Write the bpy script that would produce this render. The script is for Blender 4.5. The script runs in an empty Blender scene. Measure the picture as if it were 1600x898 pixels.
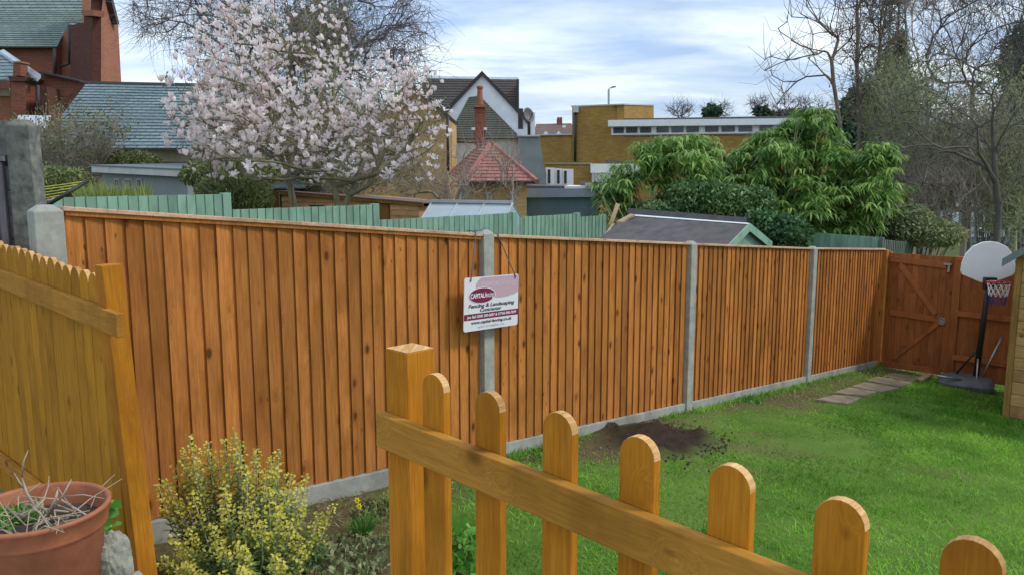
import bpy, math, random
import numpy as np
from mathutils import Vector, Matrix

R = random.Random(11)
rng = np.random.default_rng(11)
SC = bpy.context.scene
COL = SC.collection

# ------------------------------------------------------------------ camera, sky, sun, exposure
F = 1250.0
PITCH = math.atan((449 - 270) / F)
SP, CP = math.sin(PITCH), math.cos(PITCH)
CAMZ = 1.45
cam = bpy.data.cameras.new("camera")
cam.sensor_width = 36
cam.lens = 36 * F / 1600
cam.clip_start = 0.05
cam.clip_end = 2000
camo = bpy.data.objects.new("camera", cam)
COL.objects.link(camo)
camo.location = (0, 0, CAMZ)
camo.rotation_euler = (math.pi / 2 - PITCH, 0, 0)
SC.camera = camo
SC.view_settings.view_transform = 'Standard'
SC.view_settings.look = 'None'
SC.view_settings.exposure = 0.32
SC.view_settings.gamma = 1.0

SUN_EL, SUN_AZ = math.radians(46), math.radians(96)      # azimuth clockwise from +Y
sd = bpy.data.lights.new("sun", 'SUN')
sd.energy = 1.5
sd.angle = math.radians(10)
sd.color = (1.0, 0.95, 0.87)
so = bpy.data.objects.new("sun", sd)
COL.objects.link(so)
tosun = Vector((math.sin(SUN_AZ) * math.cos(SUN_EL), math.cos(SUN_AZ) * math.cos(SUN_EL), math.sin(SUN_EL)))
so.rotation_euler = tosun.to_track_quat('Z', 'Y').to_euler()
so.location = (3, -3, 12)


class NT:
    """tiny node-graph helper"""
    def __init__(s, tree):
        s.t = tree
        tree.nodes.clear()

    def n(s, kind, ins=None, **props):
        nd = s.t.nodes.new(kind)
        for k, v in props.items():
            setattr(nd, k, v)
        for k, v in (ins or {}).items():
            sock = nd.inputs[k]
            if isinstance(v, bpy.types.NodeSocket):
                s.t.links.new(v, sock)
            else:
                if isinstance(v, tuple) and len(v) == 3 and sock.type == 'RGBA':
                    v = v + (1,)
                sock.default_value = v
        return nd

    def math(s, op, a, b=0.0, c=None, clamp=False):
        d = {0: a, 1: b}
        if c is not None:
            d[2] = c
        return s.n('ShaderNodeMath', d, operation=op, use_clamp=clamp).outputs[0]

    def mix(s, fac, a, b, blend='MIX'):
        nd = s.n('ShaderNodeMix', {0: fac, 6: a, 7: b}, data_type='RGBA', blend_type=blend)
        return nd.outputs[2]

    def ramp(s, fac, stops, interp='LINEAR'):
        nd = s.n('ShaderNodeValToRGB', {0: fac})
        cr = nd.color_ramp
        cr.interpolation = interp
        while len(cr.elements) > 2:
            cr.elements.remove(cr.elements[-1])
        for i, (p, c) in enumerate(stops):
            e = cr.elements[i] if i < 2 else cr.elements.new(p)
            e.position = p
            e.color = (c, c, c, 1) if not isinstance(c, tuple) else c + (1,)
        return nd.outputs[0]

    def noise(s, vec, scale, detail=4, rough=0.5, dist=0.0):
        d = {'Scale': scale, 'Detail': detail, 'Roughness': rough, 'Distortion': dist}
        if vec is not None:
            d['Vector'] = vec
        return s.n('ShaderNodeTexNoise', d).outputs[0]

    def mapv(s, vec, scale=(1, 1, 1), loc=(0, 0, 0), rot=(0, 0, 0)):
        return s.n('ShaderNodeMapping', {'Vector': vec, 'Scale': scale, 'Location': loc, 'Rotation': rot}).outputs[0]


world = bpy.data.worlds.new("World")
SC.world = world
world.use_nodes = True
w = NT(world.node_tree)
tc = w.n('ShaderNodeTexCoord').outputs['Generated']
sky = w.n('ShaderNodeTexSky', sky_type='NISHITA', sun_disc=False, sun_elevation=SUN_EL, sun_rotation=SUN_AZ)
sep = w.n('ShaderNodeSeparateXYZ', {0: tc})
zz = w.math('ADD', w.math('MAXIMUM', sep.outputs[2], 0.0), 0.14)
cx = w.math('DIVIDE', sep.outputs[0], zz)
cy = w.math('DIVIDE', sep.outputs[1], zz)
cv = w.n('ShaderNodeCombineXYZ', {0: cx, 1: cy, 2: 0.0}).outputs[0]
n1 = w.noise(w.mapv(cv, (0.45, 0.9, 1), (3.1, 0.6, 0), (0, 0, 0.12)), 0.8, 5, 0.5, 0.35)
n2 = w.noise(w.mapv(cv, (0.6, 1.1, 1), (8.2, 1.7, 0), (0, 0, 0.1)), 1.7, 8, 0.55, 0.3)
nn = w.math('ADD', w.math('MULTIPLY', n1, 0.62), w.math('MULTIPLY', n2, 0.38))
fac = w.ramp(nn, [(0.40, 0.0), (0.56, 1.0)])
fac = w.math('MULTIPLY_ADD', fac, 0.34, 0.66)
cloud = w.mix(w.ramp(n2, [(0.35, 0.0), (0.62, 1.0)]), (0.42, 0.58, 0.86), (0.84, 0.94, 1.0))
b1 = w.n('ShaderNodeBackground', {'Color': sky.outputs[0], 'Strength': 0.09})
b2 = w.n('ShaderNodeBackground', {'Color': cloud, 'Strength': 1.02})
ms = w.n('ShaderNodeMixShader', {0: fac, 1: b1.outputs[0], 2: b2.outputs[0]})
w.n('ShaderNodeOutputWorld', {0: ms.outputs[0]})

# ------------------------------------------------------------------ photo <-> place
def ray(px, py):
    u, v = (px - 800) / F, (449 - py) / F
    return Vector((u, CP + v * SP, v * CP - SP))


def P(px, py, Y):
    d = ray(px, py)
    t = Y / d.y
    return Vector((d.x * t, Y, CAMZ + d.z * t))


def proj(p):
    x, y, z = p[0], p[1], p[2] - CAMZ
    dep = y * CP - z * SP
    up = y * SP + z * CP
    return 800 + F * x / dep, 449 - F * up / dep


E1 = Vector((0.6907, 0.7231, 0)).normalized()      # along the long fence, away from the camera
E2 = Vector((E1.y, -E1.x, 0))                      # from that fence into our garden
O0 = P(757, 718, 6.1)
S1, S2 = -0.0895, -0.0346                          # the garden falls both ways


def st(x, y):
    dx, dy = x - O0.x, y - O0.y
    return dx * E1.x + dy * E1.y, dx * E2.x + dy * E2.y


def gst(s, t):
    return O0.z + S1 * min(max(s, -9), 13) + S2 * min(max(t, -14), 8)


def gh(x, y):
    s, t = st(x, y)
    return gst(s, t)


def G(s, t, dz=0.0):
    p = O0 + E1 * s + E2 * t
    return Vector((p.x, p.y, gst(s, t) + dz))


def on_ground(px, py):
    d = ray(px, py)
    y = 6.0
    for _ in range(60):
        t = y / d.y
        z = gh(d.x * t, y)
        t2 = (z - CAMZ) / d.z
        y = 0.5 * y + 0.5 * d.y * t2
    return Vector((d.x * y / d.y, y, z))


class PL:
    """upright plane through (px at depth Y) along a level direction"""
    def __init__(s, px, Y, d=None, px2=None, Y2=None):
        b = P(px, 270, Y)
        s.b = Vector((b.x, b.y, 0))
        if d is None:
            c = P(px2, 270, Y2)
            d = Vector((c.x - b.x, c.y - b.y, 0))
        s.d = Vector((d.x, d.y, 0)).normalized()
        n = Vector((-s.d.y, s.d.x, 0))
        if n.dot(s.b) < 0:
            n = -n
        s.n = n                                    # away from the camera

    def shift(s, k):
        q = PL.__new__(PL)
        q.b, q.d, q.n = s.b + s.n * k, s.d, s.n
        return q

    def hit(s, px, py):
        d = ray(px, py)
        t = s.b.dot(s.n) / d.dot(s.n)
        return Vector((d.x * t, d.y * t, CAMZ + d.z * t))

    def sz(s, px, py):
        h = s.hit(px, py)
        return (h - s.b).dot(s.d), h.z

    def pt(s, a, z, off=0.0):
        q = s.b + s.d * a + s.n * off
        return Vector((q.x, q.y, z))


# ------------------------------------------------------------------ mesh helpers
class MB:
    def __init__(s):
        s.v, s.f = [], []

    def add(s, vs, fs):
        k = len(s.v)
        s.v += [tuple(a) for a in vs]
        s.f += [tuple(i + k for i in f) for f in fs]
        return s

    def box(s, o, a, b, c):
        o, a, b, c = Vector(o), Vector(a), Vector(b), Vector(c)
        if a.cross(b).dot(c) < 0:
            a, b = b, a
        vs = [o, o + a, o + a + b, o + b, o + c, o + a + c, o + a + b + c, o + b + c]
        return s.add(vs, [(3, 2, 1, 0), (4, 5, 6, 7), (0, 1, 5, 4), (1, 2, 6, 5), (2, 3, 7, 6), (3, 0, 4, 7)])

    def cbox(s, c, sx, sy, sz, d=None):
        """box centred in plan on c, standing from c.z up"""
        d = Vector(d) if d is not None else Vector((1, 0, 0))
        e = Vector((-d.y, d.x, 0))
        return s.box(Vector(c) - d * sx / 2 - e * sy / 2, d * sx, e * sy, (0, 0, sz))

    def prism(s, poly, off):
        poly = [Vector(p) for p in poly]
        off = Vector(off)
        n = len(poly)
        nor = Vector((0, 0, 0))
        for i in range(n):
            nor += poly[i].cross(poly[(i + 1) % n])
        if nor.dot(off) > 0:
            poly = poly[::-1]
        vs = poly + [p + off for p in poly]
        fs = [tuple(range(n)), tuple(range(2 * n - 1, n - 1, -1))]
        fs += [(i, i + n, (i + 1) % n + n, (i + 1) % n) for i in range(n)]
        return s.add(vs, fs)

    def tube(s, pts, rad, n=8, cap=True):
        pts = [Vector(p) for p in pts]
        if not hasattr(rad, '__len__'):
            rad = [rad] * len(pts)
        k = len(s.v)
        prev = None
        for i, p in enumerate(pts):
            t = (pts[min(i + 1, len(pts) - 1)] - pts[max(i - 1, 0)])
            t = t.normalized() if t.length > 1e-9 else Vector((0, 0, 1))
            a = prev if prev is not None else (Vector((1, 0, 0)) if abs(t.x) < 0.8 else Vector((0, 1, 0)))
            a = (a - t * a.dot(t)).normalized()
            prev = a
            b = t.cross(a)
            for j in range(n):
                an = 2 * math.pi * j / n
                s.v.append(tuple(p + (a * math.cos(an) + b * math.sin(an)) * rad[i]))
        for i in range(len(pts) - 1):
            for j in range(n):
                q = k + i * n
                s.f.append((q + j, q + (j + 1) % n, q + n + (j + 1) % n, q + n + j))
        if cap:
            s.f.append(tuple(k + j for j in range(n))[::-1])
            s.f.append(tuple(k + (len(pts) - 1) * n + j for j in range(n)))
        return s

    def lathe(s, c, prof, n=32):
        """profile of (r, z) about the vertical through c"""
        k = len(s.v)
        for r, z in prof:
            for j in range(n):
                a = 2 * math.pi * j / n
                s.v.append((c[0] + r * math.cos(a), c[1] + r * math.sin(a), c[2] + z))
        for i in range(len(prof) - 1):
            for j in range(n):
                q = k + i * n
                s.f.append((q + j, q + (j + 1) % n, q + n + (j + 1) % n, q + n + j))
        return s

    def build(s, name, m, parent=None, smooth=False, bevel=0, origin=None, uv=True):
        return mesh_obj(name, np.array(s.v, float), s.f, m, parent, smooth, bevel, origin, uv)


def mesh_obj(name, V, faces, m, parent=None, smooth=False, bevel=0, origin=None, uv=False, attrs=None):
    V = np.asarray(V, float)
    if origin is None:
        origin = Vector(((V[:, 0].min() + V[:, 0].max()) / 2, (V[:, 1].min() + V[:, 1].max()) / 2, V[:, 2].min()))
    origin = Vector(origin)
    L = V - np.array(origin)[None, :]
    me = bpy.data.meshes.new(name)
    if isinstance(faces, np.ndarray):
        nf, k = faces.shape
        me.vertices.add(len(L))
        me.vertices.foreach_set('co', L.astype(np.float32).ravel())
        me.loops.add(nf * k)
        me.loops.foreach_set('vertex_index', faces.astype(np.int32).ravel())
        me.polygons.add(nf)
        me.polygons.foreach_set('loop_start', np.arange(0, nf * k, k, dtype=np.int32))
        me.polygons.foreach_set('loop_total', np.full(nf, k, dtype=np.int32))
        me.update(calc_edges=True)
    else:
        me.from_pydata([tuple(p) for p in L], [], faces)
    if smooth:
        me.polygons.foreach_set('use_smooth', np.ones(len(me.polygons), dtype=bool))
    if uv:
        ul = me.uv_layers.new(name='UVMap')
        for p in me.polygons:
            n = p.normal
            if abs(n.z) > 0.985:
                a, b = Vector((1, 0, 0)), Vector((0, 1, 0))
            else:
                a = Vector((-n.y, n.x, 0)).normalized()
                b = n.cross(a)
            for li in p.loop_indices:
                c = Vector(V[me.loops[li].vertex_index])
                ul.data[li].uv = (c.dot(a), c.dot(b))
    if attrs:
        for an, arr in attrs.items():
            at = me.attributes.new(an, 'FLOAT', 'POINT')
            at.data.foreach_set('value', np.asarray(arr, np.float32))
    me.materials.append(m)
    return link(name, me, parent, origin, bevel)


def link(name, me, parent=None, origin=(0, 0, 0), bevel=0, rotz=0.0):
    o = bpy.data.objects.new(name, me)
    COL.objects.link(o)
    o.location = Vector(origin)
    o.rotation_euler = (0, 0, rotz)
    if parent is not None:
        o.parent = parent
        o.location = Vector(origin) - world_loc(parent)
    if bevel:
        b = o.modifiers.new('bevel', 'BEVEL')
        b.width = bevel
        b.segments = 2
        b.limit_method = 'ANGLE'
    return o


def world_loc(o):
    l = Vector(o.location)
    while o.parent is not None:
        o = o.parent
        l += Vector(o.location)
    return l


def thing(name, label, cat, loc, group=None):
    o = bpy.data.objects.new(name, None)
    COL.objects.link(o)
    o.empty_display_size = 0.2
    o.location = Vector(loc)
    return tag(o, label, cat, group)


def tag(o, label=None, cat=None, group=None, kind=None):
    if label: o['label'] = label
    if cat: o['category'] = cat
    if group: o['group'] = group
    if kind: o['kind'] = kind
    return o


# ------------------------------------------------------------------ materials
def mat(name):
    m = bpy.data.materials.new(name)
    m.use_nodes = True
    return m, NT(m.node_tree)


def finish(g, col, rough=0.6, bump=None, bstr=0.3, bdist=0.01, metal=0.0, spec=0.4, **kw):
    d = {'Base Color': col, 'Roughness': rough, 'Metallic': metal, 'Specular IOR Level': spec}
    d.update(kw)
    if bump is not None:
        d['Normal'] = g.n('ShaderNodeBump', {'Height': bump, 'Strength': bstr, 'Distance': bdist}).outputs[0]
    b = g.n('ShaderNodeBsdfPrincipled', d)
    g.n('ShaderNodeOutputMaterial', {0: b.outputs[0]})
    return b


def flat(name, c, rough=0.6, var=0.25, scale=6.0, metal=0.0, spec=0.4, bstr=0.15):
    m, g = mat(name)
    tcn = g.n('ShaderNodeTexCoord').outputs['Object']
    n = g.noise(tcn, scale, 6, 0.62)
    n2 = g.noise(tcn, scale * 0.21, 3, 0.5)
    a = tuple(x * (1 - var) for x in c)
    b = tuple(min(1, x * (1 + var)) for x in c)
    col = g.mix(g.ramp(n, [(0.3, 0.0), (0.7, 1.0)]), a, b)
    col = g.mix(g.math('MULTIPLY', g.ramp(n2, [(0.35, 0.0), (0.65, 1.0)]), var * 0.8), col, tuple(x * 0.6 for x in c))
    finish(g, col, rough, n, bstr, 0.01, metal, spec)
    return m


def wood(name, light, dark, axis='Z', knots=1.0, rvar=0.25, rough=0.6, grain=1.0, moss=None, edge=0.0):
    """grain runs along the given local axis; every object gets its own piece of the pattern"""
    m, g = mat(name)
    tco = g.n('ShaderNodeTexCoord').outputs['Object']
    rnd = g.n('ShaderNodeObjectInfo').outputs['Random']
    off = g.n('ShaderNodeCombineXYZ', {0: g.math('MULTIPLY', rnd, 37.0), 1: g.math('MULTIPLY', rnd, 91.0), 2: g.math('MULTIPLY', rnd, 53.0)}).outputs[0]
    v = g.n('ShaderNodeVectorMath', {0: tco, 1: off}, operation='ADD').outputs[0]
    lo, hi = 1.6, 26.0
    sc = {'Z': (hi, hi, lo), 'X': (lo, hi, hi), 'Y': (hi, lo, hi)}[axis]
    # knots bend the grain round them
    ks = {'Z': (7.0, 3.0, 4.6), 'X': (4.6, 3.0, 7.0), 'Y': (3.0, 4.6, 7.0)}[axis]
    vo = g.n('ShaderNodeTexVoronoi', {'Vector': g.mapv(v, ks), 'Scale': 1.0, 'Randomness': 1.0})
    kd = vo.outputs['Distance']
    swirl = g.ramp(kd, [(0.0, 1.0), (0.28, 0.0)])
    gv = g.mapv(v, sc)
    gv2 = g.n('ShaderNodeVectorMath', {0: gv, 1: g.n('ShaderNodeCombineXYZ', {0: g.math('MULTIPLY', swirl, 2.2 * knots), 1: g.math('MULTIPLY', swirl, 1.5 * knots), 2: g.math('MULTIPLY', swirl, 1.2 * knots)}).outputs[0]}, operation='ADD').outputs[0]
    fine = g.noise(gv2, 3.2 * grain, 5, 0.65, 0.2)
    broad = g.noise(gv2, 0.7, 3, 0.5, 0.5)
    wv = g.math('SINE', g.math('MULTIPLY', broad, 30.0))
    t = g.math('ADD', g.math('MULTIPLY', fine, 0.85), g.math('MULTIPLY_ADD', wv, 0.035, 0.06))
    col = g.mix(g.ramp(t, [(0.28, 0.0), (0.68, 1.0)]), dark, light)
    # piece to piece tone
    tone = g.math('MULTIPLY_ADD', g.n('ShaderNodeTexWhiteNoise', {'Vector': off}).outputs[0], rvar * 2, 1.0 - rvar)
    col = g.mix(1.0, col, g.n('ShaderNodeCombineColor', {0: tone, 1: tone, 2: tone}).outputs[0], 'MULTIPLY')
    blot = g.noise(g.mapv(v, (2.6, 2.6, 1.3)), 1.4, 4, 0.6)
    col = g.mix(g.math('MULTIPLY', g.ramp(blot, [(0.46, 0.0), (0.70, 1.0)]), 0.62), col, tuple(a * 0.5 for a in dark))
    if knots > 0:
        sel = g.math('GREATER_THAN', g.n('ShaderNodeSeparateColor', {0: vo.outputs['Color']}).outputs[0], 0.28)
        halo = g.math('MULTIPLY', g.math('MULTIPLY', g.ramp(kd, [(0.05, 1.0), (0.30, 0.0)]), sel), g.math('MULTIPLY', fine, 1.0 * min(1, knots)))
        col = g.mix(halo, col, (dark[0] * 0.6, dark[1] * 0.42, dark[2] * 0.4))
        km = g.math('MULTIPLY', g.ramp(kd, [(0.08, 1.0), (0.17, 0.0)]), 0.92 * min(1, knots))
        km = g.math('MULTIPLY', km, sel)
        col = g.mix(km, col, tuple(a * 0.28 for a in dark))
        vp = g.n('ShaderNodeTexVoronoi', {'Vector': g.mapv(v, {'Z': (16, 5, 9.0), 'X': (9.0, 5, 16), 'Y': (5, 9.0, 16)}[axis]), 'Scale': 1.0, 'Randomness': 1.0})
        ps_ = g.math('GREATER_THAN', g.n('ShaderNodeSeparateColor', {0: vp.outputs['Color']}).outputs[1], 0.72)
        pk = g.math('MULTIPLY', g.math('MULTIPLY', g.ramp(vp.outputs['Distance'], [(0.07, 1.0), (0.16, 0.0)]), ps_), 0.75 * min(1, knots))
        col = g.mix(pk, col, tuple(a * 0.35 for a in dark))
    if moss:
        mn = g.noise(g.n('ShaderNodeTexCoord').outputs['Object'], 3.0, 5, 0.65)
        col = g.mix(g.ramp(mn, [(0.5, 0.0), (0.7, 0.7)]), col, moss)
    finish(g, col, max(rough, 0.72), t, 0.45, 0.004, spec=0.14)
    return m


def brick(name, c1, c2, mortar, bw=0.36, bh=0.12, ms=0.016, var=0.35, stain=(0.05, 0.05, 0.04), samt=0.4):
    m, g = mat(name)
    uv = g.n('ShaderNodeTexCoord').outputs['UV']
    b = g.n('ShaderNodeTexBrick', {'Vector': uv, 'Color1': c1, 'Color2': c2, 'Mortar': mortar, 'Scale': 1.0, 'Mortar Size': ms,
                                   'Mortar Smooth': 0.2, 'Bias': -0.1, 'Brick Width': bw, 'Row Height': bh}, offset=0.5)
    n = g.ramp(g.noise(g.mapv(uv, (1.0, 2.6, 1)), 2.6, 6, 0.75), [(0.35, 0.0), (0.65, 1.0)])
    n2 = g.noise(uv, 0.55, 5, 0.6)
    n3 = g.noise(g.mapv(uv, (3.0, 0.45, 1)), 1.0, 4, 0.6)
    col = g.mix(g.math('MULTIPLY', n, var), b.outputs[0], tuple(x * 0.5 for x in c1))
    col = g.mix(g.math('MULTIPLY', g.ramp(n2, [(0.42, 0.0), (0.68, 1.0)]), samt), col, stain)
    col = g.mix(g.math('MULTIPLY', g.ramp(n3, [(0.5, 0.0), (0.75, 1.0)]), samt * 0.6), col, tuple(x * 1.1 for x in c2))
    finish(g, col, 0.85, b.outputs[1], -0.3, 0.01, spec=0.2)
    return m


def slate(name, c1, c2, w_, h_, moss=None, mamt=0.4, gap=0.012):
    m, g = mat(name)
    uv = g.n('ShaderNodeTexCoord').outputs['UV']
    b = g.n('ShaderNodeTexBrick', {'Vector': uv, 'Color1': c1, 'Color2': c2, 'Mortar': tuple(x * 0.25 for x in c1), 'Scale': 1.0,
                                   'Mortar Size': gap, 'Mortar Smooth': 0.3, 'Brick Width': w_, 'Row Height': h_}, offset=0.5)
    n = g.noise(uv, 4.0, 6, 0.7)
    n2 = g.noise(uv, 0.5, 5, 0.65)
    col = g.mix(g.math('MULTIPLY', n, 0.5), b.outputs[0], tuple(x * 0.5 for x in c1))
    col = g.mix(g.math('MULTIPLY', g.ramp(n2, [(0.42, 0.0), (0.7, 1.0)]), mamt), col, moss or tuple(x * 0.5 for x in c1))
    finish(g, col, 0.6, g.math('ADD', n, g.math('MULTIPLY', b.outputs[1], -0.6)), 0.4, 0.02, spec=0.4)
    return m


def leaf(name, c_dark, c_light, rough=0.5, trans=0.25):
    m, g = mat(name)
    at = g.n('ShaderNodeAttribute', attribute_name='rnd').outputs['Fac']
    n = g.noise(g.n('ShaderNodeTexCoord').outputs['Object'], 1.6, 3, 0.5)
    f = g.math('ADD', g.math('MULTIPLY', at, 0.75), g.math('MULTIPLY', g.math('SUBTRACT', n, 0.5), 1.0), clamp=True)
    col = g.mix(g.ramp(f, [(0.1, 0.0), (0.9, 1.0)]), c_dark, c_light)
    b = g.n('ShaderNodeBsdfPrincipled', {'Base Color': col, 'Roughness': rough, 'Specular IOR Level': 0.35})
    tr = g.n('ShaderNodeBsdfTranslucent', {'Color': col})
    mx = g.n('ShaderNodeMixShader', {0: trans, 1: b.outputs[0], 2: tr.outputs[0]})
    g.n('ShaderNodeOutputMaterial', {0: mx.outputs[0]})
    return m


M = {}
M['fence'] = wood('fence_wood', (0.56, 0.225, 0.055), (0.33, 0.112, 0.024), 'Z', 1.0, 0.25)
M['cap'] = wood('capping_wood', (0.78, 0.53, 0.36), (0.50, 0.27, 0.16), 'X', 0.5, 0.12)
M['picket'] = wood('picket_wood', (0.58, 0.238, 0.018), (0.37, 0.132, 0.009), 'Z', 0.6, 0.10, 0.6, 1.9)
M['picket_rail'] = wood('picket_rail_wood', (0.56, 0.275, 0.045), (0.37, 0.16, 0.020), 'X', 0.8, 0.06, 0.6, 1.8)
M['picket_end'] = wood('picket_end_grain', (0.84, 0.55, 0.26), (0.42, 0.19, 0.045), 'Y', 0.0, 0.05, 0.7, 1.6)
M['leftpicket'] = wood('yellow_picket_wood', (0.56, 0.265, 0.020), (0.37, 0.155, 0.010), 'Z', 0.6, 0.10, 0.6, 1.6)
M['gatewood'] = wood('gate_wood', (0.42, 0.155, 0.05), (0.27, 0.082, 0.024), 'Z', 0.6, 0.15)
M['gaterail'] = wood('gate_rail_wood', (0.46, 0.17, 0.06), (0.29, 0.085, 0.028), 'X', 0.6, 0.12)
M['green'] = wood('green_painted_wood', (0.27, 0.44, 0.33), (0.20, 0.35, 0.25), 'Z', 0.2, 0.10, 0.6)
M['greycut'] = wood('grey_green_wood', (0.17, 0.21, 0.16), (0.09, 0.12, 0.09), 'Z', 0.2, 0.15)
M['oldwood'] = wood('weathered_wood', (0.27, 0.26, 0.27), (0.14, 0.13, 0.14), 'X', 0.3, 0.15)
M['oldwoodz'] = wood('weathered_upright_wood', (0.26, 0.25, 0.26), (0.13, 0.12, 0.13), 'Z', 0.3, 0.15)
M['shiplap'] = wood('shed_cladding_wood', (0.52, 0.33, 0.14), (0.33, 0.185, 0.065), 'X', 0.8, 0.12)
M['shedpost'] = wood('shed_corner_wood', (0.40, 0.235, 0.07), (0.23, 0.125, 0.035), 'Z', 0.8, 0.1)
M['lapwood'] = wood('orange_cladding_wood', (0.66, 0.40, 0.19), (0.46, 0.24, 0.10), 'X', 0.3, 0.15)
M['brownboard'] = wood('brown_board_wood', (0.30, 0.15, 0.04), (0.15, 0.075, 0.02), 'Z', 0.2, 0.2)
M['rawwood'] = wood('bare_sawn_wood', (0.55, 0.42, 0.28), (0.36, 0.25, 0.15), 'X', 0.2, 0.1)
M['concrete'] = flat('post_concrete', (0.37, 0.37, 0.33), 0.9, 0.26, 11.0, spec=0.2, bstr=0.5)
M['gravelboard'] = flat('gravel_board_concrete', (0.34, 0.34, 0.30), 0.9, 0.34, 5.0, spec=0.2, bstr=0.5)
M['oldconcrete'] = flat('old_concrete', (0.18, 0.185, 0.16), 0.95, 0.5, 16.0, spec=0.15, bstr=0.8)
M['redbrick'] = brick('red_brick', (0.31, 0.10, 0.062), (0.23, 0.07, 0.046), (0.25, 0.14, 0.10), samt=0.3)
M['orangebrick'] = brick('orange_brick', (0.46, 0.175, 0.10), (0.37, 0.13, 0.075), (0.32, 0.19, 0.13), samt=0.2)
M['dark_or_shaded_brick'] = brick('dark_or_shaded_red_brick', (0.15, 0.052, 0.036), (0.11, 0.036, 0.026), (0.12, 0.07, 0.05), samt=0.2)
M['yellowbrick'] = brick('yellow_brick', (0.50, 0.30, 0.075), (0.36, 0.20, 0.042), (0.30, 0.20, 0.085), var=0.4, samt=0.3, stain=(0.2, 0.11, 0.035))
M['stockbrick'] = brick('stock_brick', (0.70, 0.45, 0.19), (0.58, 0.35, 0.135), (0.5, 0.38, 0.22), samt=0.12)
M['slate'] = slate('blue_slate', (0.25, 0.335, 0.36), (0.165, 0.235, 0.26), 0.42, 0.30, (0.15, 0.20, 0.185), 0.35, 0.025)
M['slate2'] = slate('green_slate', (0.27, 0.345, 0.325), (0.17, 0.235, 0.23), 0.5, 0.36, (0.16, 0.19, 0.15), 0.45, 0.03)
M['darktile'] = slate('dark_roof_tile', (0.085, 0.062, 0.052), (0.06, 0.044, 0.040), 0.25, 0.22, (0.05, 0.055, 0.035), 0.4, 0.02)
M['mossytile'] = slate('mossy_roof_tile', (0.095, 0.09, 0.066), (0.065, 0.066, 0.045), 0.25, 0.2, (0.075, 0.09, 0.04), 0.5, 0.02)
M['redtile'] = slate('red_roof_tile', (0.46, 0.19, 0.155), (0.34, 0.13, 0.105), 0.33, 0.30, (0.24, 0.12, 0.09), 0.35, 0.012)
M['browntile'] = flat('brown_far_roof', (0.17, 0.115, 0.095), 0.8, 0.3, 3.0)
M['render'] = flat('beige_render', (0.36, 0.33, 0.22), 0.9, 0.25, 2.0)
M['whiterender'] = flat('white_render', (0.80, 0.82, 0.84), 0.85, 0.10, 2.0)
M['greyrender'] = flat('blue_grey_render', (0.25, 0.29, 0.295), 0.85, 0.15, 1.5)
M['white'] = flat('white_paint', (0.86, 0.87, 0.88), 0.5, 0.06, 3.0)
M['offwhite'] = flat('dirty_white_paint', (0.52, 0.53, 0.50), 0.6, 0.15, 3.0)
M['lead'] = flat('pale_metal_roof', (0.52, 0.58, 0.62), 0.4, 0.1, 2.0, 0.3)
M['felt'] = flat('roof_felt', (0.12, 0.108, 0.108), 0.9, 0.35, 5.0, bstr=0.5)
M['feltgreen'] = flat('green_roof_felt', (0.16, 0.20, 0.205), 0.85, 0.2, 30.0, bstr=0.5)
M['black'] = flat('black_plastic', (0.022, 0.022, 0.024), 0.45, 0.2, 10.0)
M['gutter'] = flat('dark_gutter', (0.04, 0.035, 0.035), 0.5, 0.2, 3.0)
M['darkpole'] = flat('dark_pole', (0.03, 0.035, 0.03), 0.5, 0.3, 8.0)
M['greyplastic'] = flat('grey_plastic', (0.12, 0.125, 0.13), 0.5, 0.25, 7.0)
M['shutter'] = flat('teal_shutter', (0.13, 0.22, 0.25), 0.5, 0.15, 2.0)
M['fasciablue'] = flat('blue_grey_fascia', (0.25, 0.31, 0.36), 0.5, 0.12, 2.0)
M['alu'] = flat('aluminium', (0.62, 0.64, 0.65), 0.35, 0.1, 8.0, 0.6)
M['galv'] = flat('galvanised_steel', (0.40, 0.42, 0.42), 0.4, 0.2, 15.0, 0.8)
M['yellowline'] = flat('yellow_line', (0.70, 0.66, 0.10), 0.5, 0.1)
M['redrim'] = flat('red_steel', (0.30, 0.03, 0.035), 0.4, 0.1)
M['terracotta'] = flat('terracotta_plastic', (0.38, 0.13, 0.06), 0.55, 0.22, 14.0, bstr=0.2)
M['stone'] = flat('grey_stone', (0.30, 0.30, 0.24), 0.95, 0.4, 22.0, bstr=0.9)
M['slab'] = flat('paving_stone', (0.25, 0.205, 0.14), 0.95, 0.4, 9.0, bstr=0.5)
M['patio'] = flat('patio_paving', (0.30, 0.28, 0.25), 0.9, 0.25, 6.0)
M['drystem'] = flat('dry_stem', (0.40, 0.34, 0.25), 0.8, 0.35, 12.0)
M['soil'] = flat('dark_soil', (0.07, 0.05, 0.037), 0.95, 0.5, 30.0, bstr=1.0)
M['rope'] = flat('grey_rope', (0.10, 0.12, 0.12), 0.8, 0.3, 60.0)
M['bark'] = flat('bare_bark', (0.17, 0.135, 0.105), 0.9, 0.4, 8.0)
M['barkmag'] = flat('magnolia_bark', (0.22, 0.20, 0.115), 0.9, 0.35, 8.0)
M['twig'] = flat('brown_twigs', (0.38, 0.32, 0.26), 0.9, 0.4, 2.0)
M['twigpurple'] = flat('purple_brown_twigs', (0.17, 0.145, 0.15), 0.9, 0.4, 2.0)
M['twiggreen'] = flat('olive_twigs', (0.40, 0.42, 0.25), 0.9, 0.4, 1.5)
M['darktwig'] = flat('dark_twigs', (0.13, 0.12, 0.095), 0.9, 0.4, 1.5)
M['mast'] = flat('mast_steel', (0.06, 0.09, 0.11), 0.6, 0.2, 0.5)
M['bamboo'] = leaf('bamboo_leaf', (0.075, 0.20, 0.035), (0.52, 0.70, 0.20), 0.45, 0.4)
M['culm'] = flat('bamboo_culm', (0.30, 0.33, 0.14), 0.6, 0.2, 3.0)
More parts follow.
